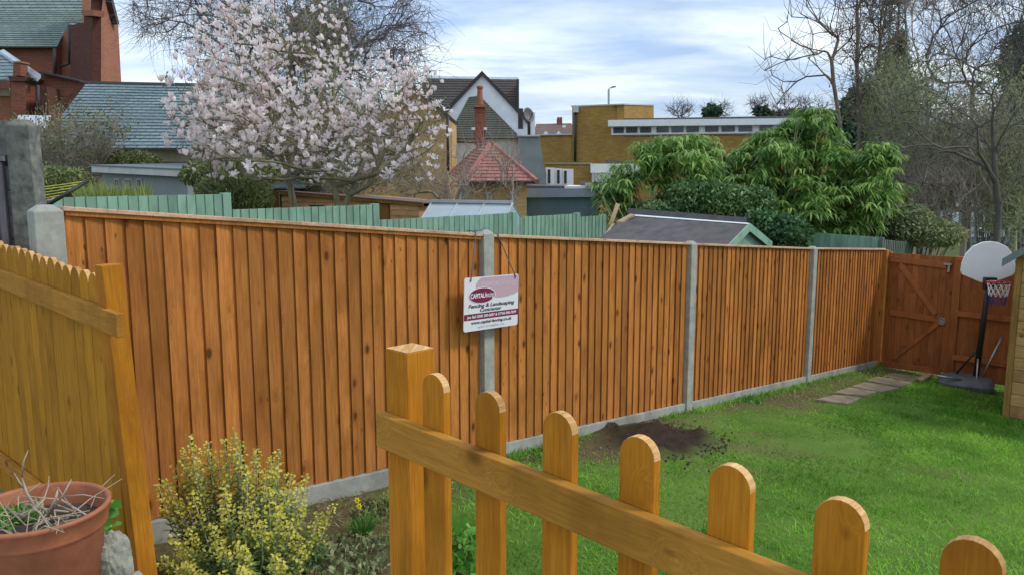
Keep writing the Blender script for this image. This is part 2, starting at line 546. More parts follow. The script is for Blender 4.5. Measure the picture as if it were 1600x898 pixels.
M['laurel'] = leaf('dark_glossy_leaf', (0.06, 0.13, 0.035), (0.26, 0.40, 0.15), 0.4, 0.25)
M['ivy'] = leaf('ivy_leaf', (0.035, 0.09, 0.03), (0.13, 0.25, 0.085), 0.35, 0.15)
M['conifer'] = leaf('conifer_leaf', (0.035, 0.08, 0.045), (0.12, 0.18, 0.09), 0.6, 0.1)
M['hedge'] = leaf('hedge_leaf', (0.13, 0.16, 0.07), (0.42, 0.46, 0.22), 0.6, 0.3)
M['drygreen'] = leaf('dull_green_leaf', (0.10, 0.12, 0.045), (0.33, 0.38, 0.14), 0.6, 0.3)
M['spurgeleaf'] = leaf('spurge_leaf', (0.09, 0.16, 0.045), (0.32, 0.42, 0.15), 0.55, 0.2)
M['spurgeflower'] = leaf('spurge_flower', (0.42, 0.40, 0.045), (0.80, 0.74, 0.15), 0.6, 0.25)
M['petal'] = leaf('magnolia_petal', (0.92, 0.78, 0.78), (1.0, 1.0, 0.98), 0.5, 0.5)
M['grass'] = leaf('grass_blade', (0.09, 0.25, 0.018), (0.42, 0.76, 0.10), 0.65, 0.45)
M['drygrass'] = leaf('dry_grass_blade', (0.17, 0.13, 0.06), (0.42, 0.34, 0.19), 0.7, 0.2)
M['tallgrass'] = leaf('tall_grass_blade', (0.16, 0.22, 0.05), (0.42, 0.46, 0.15), 0.6, 0.3)
M['fresh'] = leaf('fresh_leaf', (0.08, 0.26, 0.03), (0.24, 0.52, 0.09), 0.4, 0.3)
M['daffleaf'] = leaf('daffodil_leaf', (0.07, 0.20, 0.04), (0.24, 0.42, 0.10), 0.45, 0.3)
M['daff'] = flat('daffodil_yellow', (0.85, 0.66, 0.03), 0.5, 0.1)


def glassmat(name, c, rough=0.15):
    m, g = mat(name)
    finish(g, c, rough, spec=0.8)
    return m


M['darkglass'] = glassmat('window_glass', (0.05, 0.065, 0.08))
M['paleglass'] = flat('greenhouse_glass', (0.42, 0.50, 0.54), 0.15, 0.12, 1.2, spec=0.7)


# ------------------------------------------------------------------ ground
gm, g = mat('rough_ground')
tcn = g.n('ShaderNodeTexCoord').outputs['Object']
a = g.noise(tcn, 0.9, 8, 0.7)
b = g.noise(tcn, 12.0, 6, 0.7)
c = g.mix(g.ramp(a, [(0.35, 0.0), (0.62, 1.0)]), (0.085, 0.065, 0.04), (0.07, 0.12, 0.03))
c = g.mix(g.math('MULTIPLY', b, 0.5), c, (0.12, 0.11, 0.06))
finish(g, c, 0.95, b, 0.8, 0.03, spec=0.15)
M['ground'] = gm

n = 150
u = np.linspace(-1, 1, n)
gx = np.sinh(u * 6.0) / math.sinh(6.0) * 700
XX, YY = np.meshgrid(gx, gx + 8.0)
SS = (XX - O0.x) * E1.x + (YY - O0.y) * E1.y
TT = (XX - O0.x) * E2.x + (YY - O0.y) * E2.y
ZZ = O0.z + S1 * np.clip(SS, -9, 13) + S2 * np.clip(TT, -14, 8)
ZZ -= 0.06
idx = np.arange(n * n).reshape(n, n)
fc = np.stack([idx[:-1, :-1], idx[:-1, 1:], idx[1:, 1:], idx[1:, :-1]], -1).reshape(-1, 4)
gr = mesh_obj('ground', np.stack([XX, YY, ZZ], -1).reshape(-1, 3), fc, gm, origin=(0, 0, 0))
tag(gr, kind='structure')


def fbm(x, y, seed=0):
    o = np.zeros_like(x)
    r2 = np.random.default_rng(seed)
    amp = 1.0
    for k in range(5):
        for _ in range(3):
            a_ = r2.uniform(0, 2 * math.pi)
            f_ = (2 ** k) * r2.uniform(0.8, 1.3)
            o += amp * np.sin((x * math.cos(a_) + y * math.sin(a_)) * f_ + r2.uniform(0, 6.28)) / 3
        amp *= 0.6
    return o


# soil mask in garden coordinates: 1 where bare
def spot(px, py):
    p = on_ground(px, py)
    return st(p.x, p.y)


SOIL_C = spot(1042, 690)
PATH_C = spot(1300, 600)
BED_C = spot(540, 850)


def soil_amt(s, t):
    nz = fbm(s * 2.2, t * 2.2, 3) * 0.35
    d1 = np.sqrt(((s - SOIL_C[0] - 0.15 * (t - SOIL_C[1])) / 0.60) ** 2 + ((t - SOIL_C[1]) / 0.52) ** 2)
    m1 = np.clip((1.0 - d1 + nz * 0.75) * 2.6, 0, 1)
    m2 = np.clip((0.62 - t + nz * 0.9) * 1.8, 0, 0.85)
    m3 = np.clip((BED_C[0] + 1.25 - s - 0.55 * t + nz * 0.7) * 1.6, 0, 0.9) * (t < 3.5)
    d4 = np.sqrt(((s - PATH_C[0]) / 1.5) ** 2 + ((t - PATH_C[1]) / 0.8) ** 2)
    m4 = np.clip((1.0 - d4 + nz * 0.7) * 1.5, 0, 0.7)
    m5 = np.clip((fbm(s * 1.3 + 9, t * 1.3, 41) - 0.75 + nz * 0.4) * 1.2, 0, 0.42)
    m4 = np.maximum(m4, m5)
    return m1, np.maximum(np.maximum(m2, m3), m4)


lm, g = mat('lawn_and_soil')
tcn = g.n('ShaderNodeTexCoord').outputs['Object']
dark = g.n('ShaderNodeAttribute', attribute_name='soil').outputs['Fac']
dry = g.n('ShaderNodeAttribute', attribute_name='dry').outputs['Fac']
a = g.noise(tcn, 1.3, 6, 0.65)
b = g.noise(tcn, 25.0, 6, 0.75)
c = g.mix(g.ramp(a, [(0.35, 0.0), (0.65, 1.0)]), (0.10, 0.22, 0.03), (0.20, 0.33, 0.06))
c = g.mix(g.math('MULTIPLY', b, 0.6), c, (0.10, 0.12, 0.04))
c = g.mix(dry, c, g.mix(b, (0.085, 0.058, 0.036), (0.21, 0.16, 0.09)))
c = g.mix(dark, c, g.mix(b, (0.022, 0.016, 0.012), (0.09, 0.065, 0.045)))
finish(g, c, 0.95, b, 1.0, 0.03, spec=0.1)
ns, ntt = 330, 190
sv = np.linspace(-5.5, 10.2, ns)
tv = np.linspace(0.0, 8.2, ntt)
Sg, Tg = np.meshgrid(sv, tv)
m1, m2 = soil_amt(Sg, Tg)
zz_ = O0.z + S1 * Sg + S2 * np.clip(Tg, -14, 8) + 0.012 * fbm(Sg * 4, Tg * 4, 5) + 0.02 * fbm(Sg, Tg, 6)
zz_ += m1 * (0.02 + 0.06 * np.abs(fbm(Sg * 13, Tg * 13, 8)) + 0.015 * rng.random(Sg.shape))
zz_ += m2 * 0.012 * rng.random(Sg.shape)
V = np.stack([O0.x + E1.x * Sg + E2.x * Tg, O0.y + E1.y * Sg + E2.y * Tg, zz_], -1).reshape(-1, 3)
idx = np.arange(ns * ntt).reshape(ntt, ns)
fc = np.stack([idx[:-1, :-1], idx[1:, :-1], idx[1:, 1:], idx[:-1, 1:]], -1).reshape(-1, 4)
lawn = mesh_obj('lawn', V, fc, lm, smooth=True, origin=(0, 0, 0), attrs={'soil': m1.ravel(), 'dry': m2.ravel()})
tag(lawn, kind='structure')


# generic leaf/blade cloud ------------------------------------------------
def blades(name, base, tip_off, width, m, parent=None, kind='stuff', bend=None, side=None, rnd=None):
    """each blade a kinked lance: base, mid pair, tip (2 tris + 1)"""
    n_ = len(base)
    if side is None:
        ang = rng.uniform(0, 2 * math.pi, n_)
        side = np.stack([np.cos(ang), np.sin(ang), np.zeros(n_)], -1)
    wv_ = side * width[:, None] * 0.5
    mid = base + tip_off * 0.5
    if bend is not None:
        mid = mid + bend
    V = np.stack([base - wv_ * 0.5, base + wv_ * 0.5, mid + wv_, mid - wv_, base + tip_off], 1).reshape(-1, 3)
    k = np.arange(n_)[:, None] * 5
    tri = np.concatenate([k + np.array([[0, 1, 2]]), k + np.array([[0, 2, 3]]), k + np.array([[3, 2, 4]])], 0)
    if rnd is None:
        rnd = rng.random(n_)
    o = mesh_obj(name, V, tri, m, parent, attrs={'rnd': np.repeat(rnd, 5)})
    if kind:
        o['kind'] = kind
    return o


def gz(s, t):
    return O0.z + S1 * s + S2 * np.clip(t, -14, 8)


# lawn grass, denser near the camera
NB = 330000
s_ = rng.uniform(-5.3, 9.9, NB)
t_ = rng.uniform(0.02, 8.1, NB)
X = O0.x + E1.x * s_ + E2.x * t_
Y = O0.y + E1.y * s_ + E2.y * t_
m1, m2 = soil_amt(s_, t_)
vis = (Y > 2.4) & (np.abs(X / np.maximum(Y, 0.1)) < 0.70)
pat = fbm(s_ * 1.1, t_ * 1.1, 21)
keep = vis & (rng.random(NB) > m1 * 1.1) & (rng.random(NB) > m2 * 0.93)
keep &= rng.random(NB) < 0.74 + 0.34 * pat
s_, t_, X, Y, pat, m2k = s_[keep], t_[keep], X[keep], Y[keep], pat[keep], m2[keep]
nk = len(s_)
hgt = rng.uniform(0.014, 0.042, nk) * (1 + 0.35 * np.clip(pat, -1, 1)) * (0.85 + Y / 25)
lean = rng.normal(0, 0.65, (nk, 2)) * hgt[:, None]
grain = 0.5 + 0.30 * fbm(s_ * 1.7 + 4, t_ * 1.7, 33) + 0.16 * fbm(s_ * 7, t_ * 7, 34) + rng.normal(0, 0.12, nk)
tipo = np.stack([lean[:, 0], lean[:, 1], hgt], -1)
base = np.stack([X, Y, gz(s_, t_) - 0.005], -1)
gs = blades('lawn_grass', base, tipo, 0.0035 + Y * 0.00085, M['grass'], rnd=np.clip(grain, 0, 1))
tag(gs, 'short rough lawn grass covering the garden', 'grass')

# dry straw and small weeds on the bare bed
nd = 26000
s_ = np.concatenate([rng.uniform(-5.2, 0.5, nd // 2), rng.uniform(0, 9.5, nd // 2)])
t_ = np.concatenate([rng.uniform(0.03, 3.0, nd // 2), rng.uniform(0.03, 1.5, nd // 2)])
m1, m2 = soil_amt(s_, t_)
k = (rng.random(nd) < m2) & (rng.random(nd) > m1)
s_, t_ = s_[k], t_[k]
nk = len(s_)
X = O0.x + E1.x * s_ + E2.x * t_
Y = O0.y + E1.y * s_ + E2.y * t_
an = rng.uniform(0, 6.28, nk)
ln = rng.uniform(0.02, 0.09, nk)
dg = blades('dry_grass', np.stack([X, Y, gz(s_, t_) + 0.008], -1), np.stack([np.cos(an) * ln, np.sin(an) * ln, rng.uniform(0.0, 0.03, nk)], -1),
            np.full(nk, 0.007), M['drygrass'])
tag(dg, 'dry straw and thin weeds on the bare soil by the fence', 'dry grass')


def clods(name, label, fn, cnt, r0, r1, m):
    mb = MB()
    for _ in range(cnt):
        p, ok = fn()
        if not ok: continue
        r = R.uniform(r0, r1)
        vs = []
        for dx, dy, dz in ((1, 0, 0), (0, 1, 0), (-1, 0, 0), (0, -1, 0), (0, 0, 1), (0, 0, -1)):
            q = r * R.uniform(0.6, 1.25)
            vs.append((p[0] + dx * q, p[1] + dy * q, p[2] + dz * q * 0.8))
        mb.add(vs, [(0, 1, 4), (1, 2, 4), (2, 3, 4), (3, 0, 4), (1, 0, 5), (2, 1, 5), (3, 2, 5), (0, 3, 5)])
    o = mb.build(name, m, smooth=False, uv=False)
    return tag(o, label, 'soil', kind='stuff')


def fsoil():
    a_, r_ = R.uniform(0, 6.283), abs(R.gauss(0, 0.42))
    s = SOIL_C[0] + math.cos(a_) * r_ * 0.72
    t = max(0.07, SOIL_C[1] + math.sin(a_) * r_ * 0.55)
    return G(s, t, 0.02 + R.uniform(0, 0.02)), True


clods('soil_clods', 'dark crumbly dug earth heaped at the fence foot', fsoil, 3800, 0.004, 0.019, M['soil'])


def fpeb():
    s, t = R.uniform(-1, 9), abs(R.gauss(0, 0.5)) + 0.06
    return G(s, t, 0.02), True


clods('gravel', 'small pale stones scattered along the fence foot', fpeb, 200, 0.004, 0.014, M['stone'])

# patio we stand on, with its retaining edge
PK = PL(637, 1.78, E2)       # front plane of the picket fence posts
pb = MB()
PZ = -0.36
edge_a, edge_b = PK.pt(-4.2, PZ, 0.16), PK.pt(5.0, PZ, 0.16)
back = Vector((-E1.x, -E1.y, 0)) * 6
pb.prism([edge_a, edge_b, edge_b + back, edge_a + back], (0, 0, -0.1))
tag(pb.build('patio', M['patio']), kind='structure')
rb = MB()
rb.box(PK.pt(-4.2, -1.6, 0.02), PK.d * 9.2, PK.n * 0.137, (0, 0, 1.6 + PZ - 0.102))
tag(rb.build('retaining_wall', M['oldconcrete']), 'low concrete retaining wall holding the patio edge below the picket fence', 'wall')

# ------------------------------------------------------------------ long closeboard fence
FP = PL(757, 6.1, E1)
fs0 = FP.sz(757, 600)[0]


def lin(px, pts):
    for (x0, y0), (x1, y1) in zip(pts[:-1], pts[1:]):
        if px <= x1 or (x1, y1) == pts[-1]:
            return y0 + (y1 - y0) * (px - x0) / (x1 - x0)


captop = [(105, 323), (745, 364.5), (770, 366), (1073, 379), (1090, 380.5), (1262, 387), (1272, 387), (1373, 389.5)]
cappts = [FP.sz(x, y) for x, y in captop]
gravtop = [FP.sz(458, 763), FP.sz(1353, 566)]


def cz(s):
    for (a0, z0), (a1, z1) in zip(cappts[:-1], cappts[1:]):
        if s <= a1:
            return z0 + (z1 - z0) * (s - a0) / (a1 - a0)
    return z1


def gzt(s):
    (a0, z0), (a1, z1) = gravtop
    return z0 + (z1 - z0) * (s - a0) / (a1 - a0)


FENCE = thing('closeboard_fence', 'long orange brown featheredge board fence with concrete posts and gravel boards', 'fence', FP.pt(0, gzt(0) - 0.16))
IN = -FP.n        # towards us
posts = [('concrete_post', 57, 104, 320), ('concrete_post', 746, 769, 359), ('concrete_post', 1070, 1084, 377), ('concrete_post', 1262, 1271, 385.5)]
post_s = []
for nm, xa, xb, yt in posts:
    sa, sb = FP.sz(xa, 450)[0], FP.sz(xb, 450)[0]
    mid = (sa + sb) / 2
    wd = 0.11
    zt = FP.sz((xa + xb) / 2, yt)[1]
    if xa == 57: wd = sb - sa
    post_s.append((mid, wd))
    zb = gzt(mid) - 0.30
    mb = MB()
    q = [FP.pt(mid - wd / 2, zb, -0.05), FP.pt(mid + wd / 2, zb, -0.05), FP.pt(mid + wd / 2, zb, 0.06), FP.pt(mid - wd / 2, zb, 0.06)]
    h = zt - 0.03 - zb
    t4 = [p + Vector((0, 0, h)) for p in q]
    cc = (q[0] + q[2]) / 2
    t5 = [p + (Vector((cc.x, cc.y, p.z)) - p) * 0.55 + Vector((0, 0, h + 0.03)) for p in q]
    mb.add(q + t4 + t5, [(0, 1, 2, 3), (0, 4, 5, 1), (1, 5, 6, 2), (2, 6, 7, 3), (3, 7, 4, 0), (4, 8, 9, 5), (5, 9, 10, 6), (6, 10, 11, 7), (7, 11, 8, 4), (8, 11, 10, 9)])
    mb.build('concrete_post', M['concrete'], FENCE, bevel=0.006)
# timber end post beside the gate
es = FP.sz(1378, 450)[0]
ezt = FP.sz(1378, 391)[1]
ob = MB().box(FP.pt(es - 0.055, gzt(es) - 0.25, -0.06), FP.d * 0.11, FP.n * 0.11, (0, 0, ezt - gzt(es) + 0.25))
ob.build('timber_post', M['fence'], FENCE, bevel=0.004)
MB().box(FP.pt(es + 0.057, gzt(es) - 0.25, -0.085), FP.d * 0.09, FP.n * 0.10, (0, 0, ezt - gzt(es) + 0.22)).build('gate_post', M['gatewood'], FENCE, bevel=0.004)
MB().box(FP.pt(es + 0.04, gzt(es) - 0.25, -0.135), FP.d * 0.05, FP.n * 0.05, (0, 0, ezt - gzt(es) + 0.20)).build('gate_post', M['fence'], FENCE, bevel=0.004)
post_s.append((es, 0.11))

BH = 1.5


def board_mesh(k):
    mb = MB()
    w_, th, tn = 0.122 + R.uniform(-0.003, 0.004), 0.0215 + R.uniform(-0.003, 0.002), 0.005
    # local x along the fence, -y towards us, tapering from thick (x=0) to thin
    sec = [(0.010, 0.0), (w_, 0.0), (w_, -tn), (w_ * 0.5, -(th + tn) / 2 - R.uniform(-0.001, 0.0015)), (0, -th)]
    nz = 5
    for i in range(nz + 1):
        z = BH * i / nz
        wob = R.uniform(-0.0012, 0.0012) if 0 < i < nz else 0
        mb.v += [(x + wob, y, z) for x, y in sec]
    for i in range(nz):
        for j in range(5):
            a_, b_ = i * 5 + j, i * 5 + (j + 1) % 5
            mb.f.append((a_, a_ + 5, b_ + 5, b_))
    mb.f.append((0, 1, 2, 3, 4))
    mb.f.append(tuple(nz * 5 + j for j in (4, 3, 2, 1, 0)))
    me = bpy.data.meshes.new('board')
    me.from_pydata(mb.v, [], [f[::-1] for f in mb.f])
    me.validate()
    me.materials.append(M['fence'])
    return me


bmeshes = [board_mesh(i) for i in range(10)]
rot = math.atan2(FP.d.y, FP.d.x)
# local -y must point to us: (d rotated) check
for bi in range(4):
    s0 = post_s[bi][0] + post_s[bi][1] / 2 + (0.003 if bi else 0.003)
    s1 = post_s[bi + 1][0] - post_s[bi + 1][1] / 2 - 0.003
    nb = int(round((s1 - s0 - 0.022) / 0.1))
    stp = (s1 - s0 - 0.122) / (nb - 1)
    for i in range(nb):
        s = s0 + stp * i + R.uniform(-0.004, 0.004) * (0 < i < nb - 1)
        zb, zt = gzt(s + 0.06) + 0.004 + R.uniform(-0.002, 0.004), cz(s + 0.06) - 0.022
        o = link('board', R.choice(bmeshes), FENCE, FP.pt(s, zb, 0.006), rotz=rot + R.uniform(-0.012, 0.012))
        o.scale = (stp / 0.1 * 0.99, 1, (zt - zb) / BH)
        o.rotation_euler.y = R.uniform(-0.0025, 0.0025)
    # gravel board
    mb = MB()
    g0, g1 = gzt(s0), gzt(s1)
    mb.prism([FP.pt(s0, g0, -0.034), FP.pt(s1, g1, -0.034), FP.pt(s1, g1 - 0.33, -0.034), FP.pt(s0, g0 - 0.33, -0.034)], FP.n * 0.05)
    mb.build('gravel_board', M['gravelboard'], FENCE, bevel=0.005)
    # arris rails behind and the capping
    for fr in (0.15, 0.5, 0.85):
        z0_, z1_ = g0 + (cz(s0) - g0) * fr, g1 + (cz(s1) - g1) * fr
        MB().prism([FP.pt(s0, z0_, 0.012), FP.pt(s1, z1_, 0.012), FP.pt(s1, z1_ + 0.07, 0.012), FP.pt(s0, z0_ + 0.07, 0.012)], FP.n * 0.04).build('arris_rail', M['cap'], FENCE)
    cb = MB()
    z0_, z1_ = cz(s0), cz(s1)
    cb.prism([FP.pt(s0, z0_, -0.040), FP.pt(s1, z1_, -0.040), FP.pt(s1, z1_ - 0.022, -0.040), FP.pt(s0, z0_ - 0.022, -0.040)], FP.n * 0.065)
    ol = cb.build('capping_rail', M['cap'], FENCE, bevel=0.003)
    # a counter rail just under the capping, as on the photographed panels
    cb = MB()
    cb.prism([FP.pt(s0 + 0.01, z0_ - 0.0225, -0.030), FP.pt(s1 - 0.01, z1_ - 0.0225, -0.030), FP.pt(s1 - 0.01, z1_ - 0.045, -0.030), FP.pt(s0 + 0.01, z0_ - 0.045, -0.030)], FP.n * 0.012)
    if bi == 0:
        cb.build('counter_rail', M['fence'], FENCE)

# ------------------------------------------------------------------ hanging sign
SG = PL(757, 6.1, E1).shift(-0.12)
c4 = [SG.hit(722.2, 435.6), SG.hit(807.4, 428.7), SG.hit(809.5, 507.5), SG.hit(724.3, 519)]
SIGN = thing('hanging_sign', 'white fencing contractor sign with maroon oval and band hanging by rope from a concrete post', 'sign', (c4[2] + c4[3]) / 2)
sx = (c4[1] - c4[0])
sy = ((c4[0] - c4[3]) + (c4[1] - c4[2])) / 2
W, H = sx.length, sy.length
ux, uy = sx.normalized(), sy.normalized()
uy = (uy - ux * uy.dot(ux)).normalized()
un = ux.cross(uy)
if un.dot(IN) < 0: un = -un
so_ = c4[3]


def SGP(a, b, off=0.0):
    return so_ + ux * (a * W) + uy * (b * H) + un * off


def rrect(w_, h_, r, k=5):
    out = []
    for cx_, cy_, a0 in ((w_ - r, h_ - r, 0), (r, h_ - r, 90), (r, r, 180), (w_ - r, r, 270)):
        for i in range(k + 1):
            a_ = math.radians(a0 + 90 * i / k)
            out.append((cx_ + r * math.cos(a_), cy_ + r * math.sin(a_)))
    return out


pl = [so_ + ux * x + uy * y for x, y in rrect(W, H, 0.018)]
def plain(name, c, rough=0.4):
    m, g = mat(name)
    n = g.noise(g.n('ShaderNodeTexCoord').outputs['Object'], 25, 5, 0.7)
    finish(g, g.mix(g.math('MULTIPLY', n, 0.2), c, tuple(x * 0.7 for x in c)), rough)
    return m


M['signwhite'] = plain('sign_white', (0.74, 0.74, 0.78))
M['maroon'] = plain('sign_maroon', (0.20, 0.012, 0.065))
M['palepink'] = plain('sign_pale_pink', (0.55, 0.37, 0.44))
M['greyink'] = plain('sign_grey_ink', (0.42, 0.42, 0.45))
M['darkink'] = plain('sign_dark_ink', (0.07, 0.055, 0.07))
M['whiteink'] = plain('sign_white_ink', (0.80, 0.78, 0.80))
M['paleink'] = plain('sign_pale_ink', (0.66, 0.52, 0.58))
MB().prism(pl, -un * 0.006).build('board', M['signwhite'], SIGN)


def ell(cx_, cy_, rx, ry, off, m, nm, clipbox=None, tilt=0.0):
    pts = []
    for i in range(48):
        a_ = 2 * math.pi * i / 48
        x, y = cx_ + rx * math.cos(a_), cy_ + ry * math.sin(a_)
        if clipbox:
            x, y = min(x, clipbox[0]), min(y, clipbox[1])
        pts.append(SGP(x, y, off))
    MB().prism(pts, -un * 0.0005).build(nm, m, SIGN)


ell(0.66, 0.83, 0.46, 0.25, 0.0012, M['palepink'], 'emblem', (0.995, 0.985))
ell(0.315, 0.655, 0.243, 0.150, 0.0024, M['whiteink'], 'emblem')
ell(0.315, 0.655, 0.228, 0.137, 0.0036, M['maroon'], 'emblem')
MB().prism([SGP(0.003, 0.21, 0.0012), SGP(0.997, 0.21, 0.0012), SGP(0.997, 0.325, 0.0012), SGP(0.003, 0.325, 0.0012)], -un * 0.0005).build('band', M['maroon'], SIGN)


def text(s, a, b, size, m, off, width=None, shear=0.0, nm='lettering', align='LEFT', bold=0.0):
    cu = bpy.data.curves.new('txt', 'FONT')
    cu.body = s
    cu.size = 1.0
    cu.shear = shear
    cu.offset = bold
    to = bpy.data.objects.new('txt', cu)
    COL.objects.link(to)
    dg_ = bpy.context.evaluated_depsgraph_get()
    dg_.update()
    me = bpy.data.meshes.new_from_object(to.evaluated_get(dg_))
    bpy.data.objects.remove(to)
    bpy.data.curves.remove(cu)
    co = np.array([v.co[:] for v in me.vertices])
    mn, mx = co.min(0), co.max(0)
    hs = size * H / 0.7
    ws = hs if width is None else width * W / (mx[0] - mn[0])
    V_ = [SGP(a, b, off) + ux * ((c_[0] - mn[0]) * ws) + uy * (c_[1] * hs) for c_ in co]
    faces = [tuple(p.vertices) for p in me.polygons]
    bpy.data.meshes.remove(me)
    V_ = np.array([v[:] for v in V_])
    return mesh_obj(nm, V_, faces, m, SIGN)


text('CAPITAL', 0.30, 0.81, 0.085, M['paleink'], 0.0022, 0.34, 0, bold=0.02)
text('fencing', 0.64, 0.81, 0.10, M['paleink'], 0.0022, 0.30, 0.35)
text('CAPITAL', 0.105, 0.615, 0.082, M['whiteink'], 0.0048, 0.25, 0, bold=0.03)
text('fencing', 0.355, 0.615, 0.095, M['whiteink'], 0.0048, 0.175, 0.35, bold=0.01)
text('Fencing & Landscaping', 0.075, 0.435, 0.065, M['darkink'], 0.0022, 0.85, 0.2, bold=0.028)
text('Contractor', 0.28, 0.352, 0.062, M['darkink'], 0.0022, 0.40, 0.2, bold=0.028)
text('Joe Ball 0208 300-0087 & 07768 098-7899', 0.05, 0.245, 0.05, M['whiteink'], 0.0024, 0.91, 0.1, bold=0.02)
text('www.capital-fencing.co.uk', 0.13, 0.13, 0.055, M['darkink'], 0.0022, 0.75, 0.15, bold=0.028)
text('capital_fencing@live.com', 0.24, 0.05, 0.04, M['greyink'], 0.0022, 0.50, 0.1)
top_l, top_r = FP.shift(-0.045).hit(744, 362), FP.shift(-0.045).hit(778, 366)
for a_, tp in ((0.10, top_l), (0.925, top_r)):
    hole = SGP(a_, 0.955, 0.005)
    pts = [hole + uy * (-0.03 * H), hole + un * 0.004, hole.lerp(tp, 0.5) + Vector((0, 0, -0.004)), tp, tp + FP.n * 0.05 + Vector((0, 0, 0.003)), FP.pt((tp - FP.b).dot(FP.d), tp.z + 0.001, 0.05)]
    MB().tube(pts, 0.004, 6).build('rope', M['rope'], SIGN, smooth=True)
mid_ = FP.pt(post_s[1][0], FP.sz(757, 359)[1] + 0.006, 0)
pts = [top_l + FP.n * 0.04, FP.pt(post_s[1][0] - 0.06, top_l.z, 0.01), mid_, FP.pt(post_s[1][0] + 0.06, top_r.z + 0.01, 0.01), top_r + FP.n * 0.04]
MB().tube(pts, 0.004, 6).build('rope', M['rope'], SIGN, smooth=True)

# ------------------------------------------------------------------ gate and end panel
gc = FP.pt(es, 0, -0.01)
GP = PL.__new__(PL)
GP.b, GP.d = gc.copy(), E2.copy()
GP.n = E1.copy()
GATE = thing('garden_gate', 'reddish brown ledged and braced wooden gate with ring latch at the far end', 'gate', GP.hit(1425, 575))


def top_gate(px): return 393 + (px - 1386) * 0.085
gx0, gx1 = GP.sz(1390, 480)[0], GP.sz(1487, 480)[0]
def gtop(s): return GP.sz(1390, 394)[1]
zt_ = GP.sz(1390, 395)[1]
zb_ = GP.sz(1440, 576)[1]
nb = 9
for i in range(nb):
    s = gx0 + (gx1 - gx0) * i / nb
    wd = (gx1 - gx0) / nb
    mb = MB().box(GP.pt(s + 0.0015, zb_, 0.0), GP.d * (wd - 0.003), GP.n * 0.018, (0, 0, zt_ - zb_))
    mb.build('board', M['gatewood'], GATE, bevel=0.002)


def gbar(pts, thick, nm, m, par, off):
    """pts: centre line pixels, bar of pixel half height converted to metres"""
    (x0, y0), (x1, y1), hw = pts
    a, za = GP.sz(x0, y0)
    b_, zb2 = GP.sz(x1, y1)
    d = Vector((b_ - a, zb2 - za)).normalized()
    nx, nz = -d.y * hw, d.x * hw
    q = [GP.pt(a + nx, za + nz, off), GP.pt(b_ + nx, zb2 + nz, off), GP.pt(b_ - nx, zb2 - nz, off), GP.pt(a - nx, za - nz, off)]
    # frame whose local x runs along the bar, so that the grain does too
    return MB().prism(q, -GP.n * thick).build(nm, m, par, bevel=0.003)


gbar(((1391, 404), (1480, 415), 0.045), 0.025, 'ledge', M['gaterail'], GATE, -0.0015)
gbar(((1391, 487), (1470, 499), 0.045), 0.025, 'ledge', M['gaterail'], GATE, -0.0015)
gbar(((1377, 567), (1470, 580), 0.045), 0.025, 'ledge', M['gaterail'], GATE, -0.0015)
gbar(((1406, 412), (1462, 490), 0.04), 0.022, 'brace', M['gaterail'], GATE, -0.0015)
gbar(((1396, 560), (1468, 503), 0.03), 0.022, 'brace', M['gatewood'], GATE, -0.0015)
# latch ring and bolt
c_ = GP.hit(1473, 501) - GP.n * 0.04
lt = MB()
ring = [c_ + GP.d * (0.045 * math.cos(a_)) + Vector((0, 0, 0.05 * math.sin(a_))) for a_ in [2 * math.pi * i / 16 for i in range(17)]]
lt.tube(ring, 0.008, 6)
lt.box(c_ - GP.d * 0.03 + Vector((0, 0, -0.03)), GP.d * 0.06, GP.n * 0.03, (0, 0, 0.06))
lt.build('latch', M['galv'], GATE, smooth=False)
c_ = GP.hit(1483, 414) - GP.n * 0.05
MB().box(c_ - GP.d * 0.06, GP.d * 0.10, GP.n * 0.03, (0, 0, 0.03)).box(c_ - GP.d * 0.005 + Vector((0, 0, -0.10)), GP.d * 0.03, GP.n * 0.03, (0, 0, 0.099)).build('bolt', M['galv'], GATE)
END = thing('end_fence', 'dark red brown board fence with two rails behind the basketball stand', 'fence', GP.hit(1530, 585))
ps = GP.sz(1493, 480)[0]
MB().box(GP.pt(ps - 0.05, zb_ - 0.15, -0.04), GP.d * 0.10, GP.n * 0.10, (0, 0, zt_ - zb_ + 0.16)).build('timber_post', M['gatewood'], END, bevel=0.004)
nb = 20
for i in range(nb):
    s = ps + 0.05 + 0.1 * i
    MB().prism([GP.pt(s, zb_ - 0.05, 0.0), GP.pt(s + 0.12, zb_ - 0.05, -0.004), GP.pt(s + 0.12, zt_ + 0.0, -0.004), GP.pt(s, zt_ + 0.0, 0.0)], GP.n * 0.012).build('board', M['gatewood'], END)
for (x0, y0), (x1, y1) in (((1497, 489), (1600, 501)), ((1489, 557), (1600, 572))):
    gbar(((x0, y0), (x1, y1), 0.035), 0.045, 'rail', M['gaterail'], END, -0.006)
gbar(((1497, 405), (1600, 417), 0.02), 0.045, 'rail', M['gaterail'], END, -0.006)

# ------------------------------------------------------------------ picket fence in front of us
PF = thing('picket_fence', 'amber stained round topped picket fence with one sloping top rail in the foreground', 'fence', PK.pt(0.3, 0))


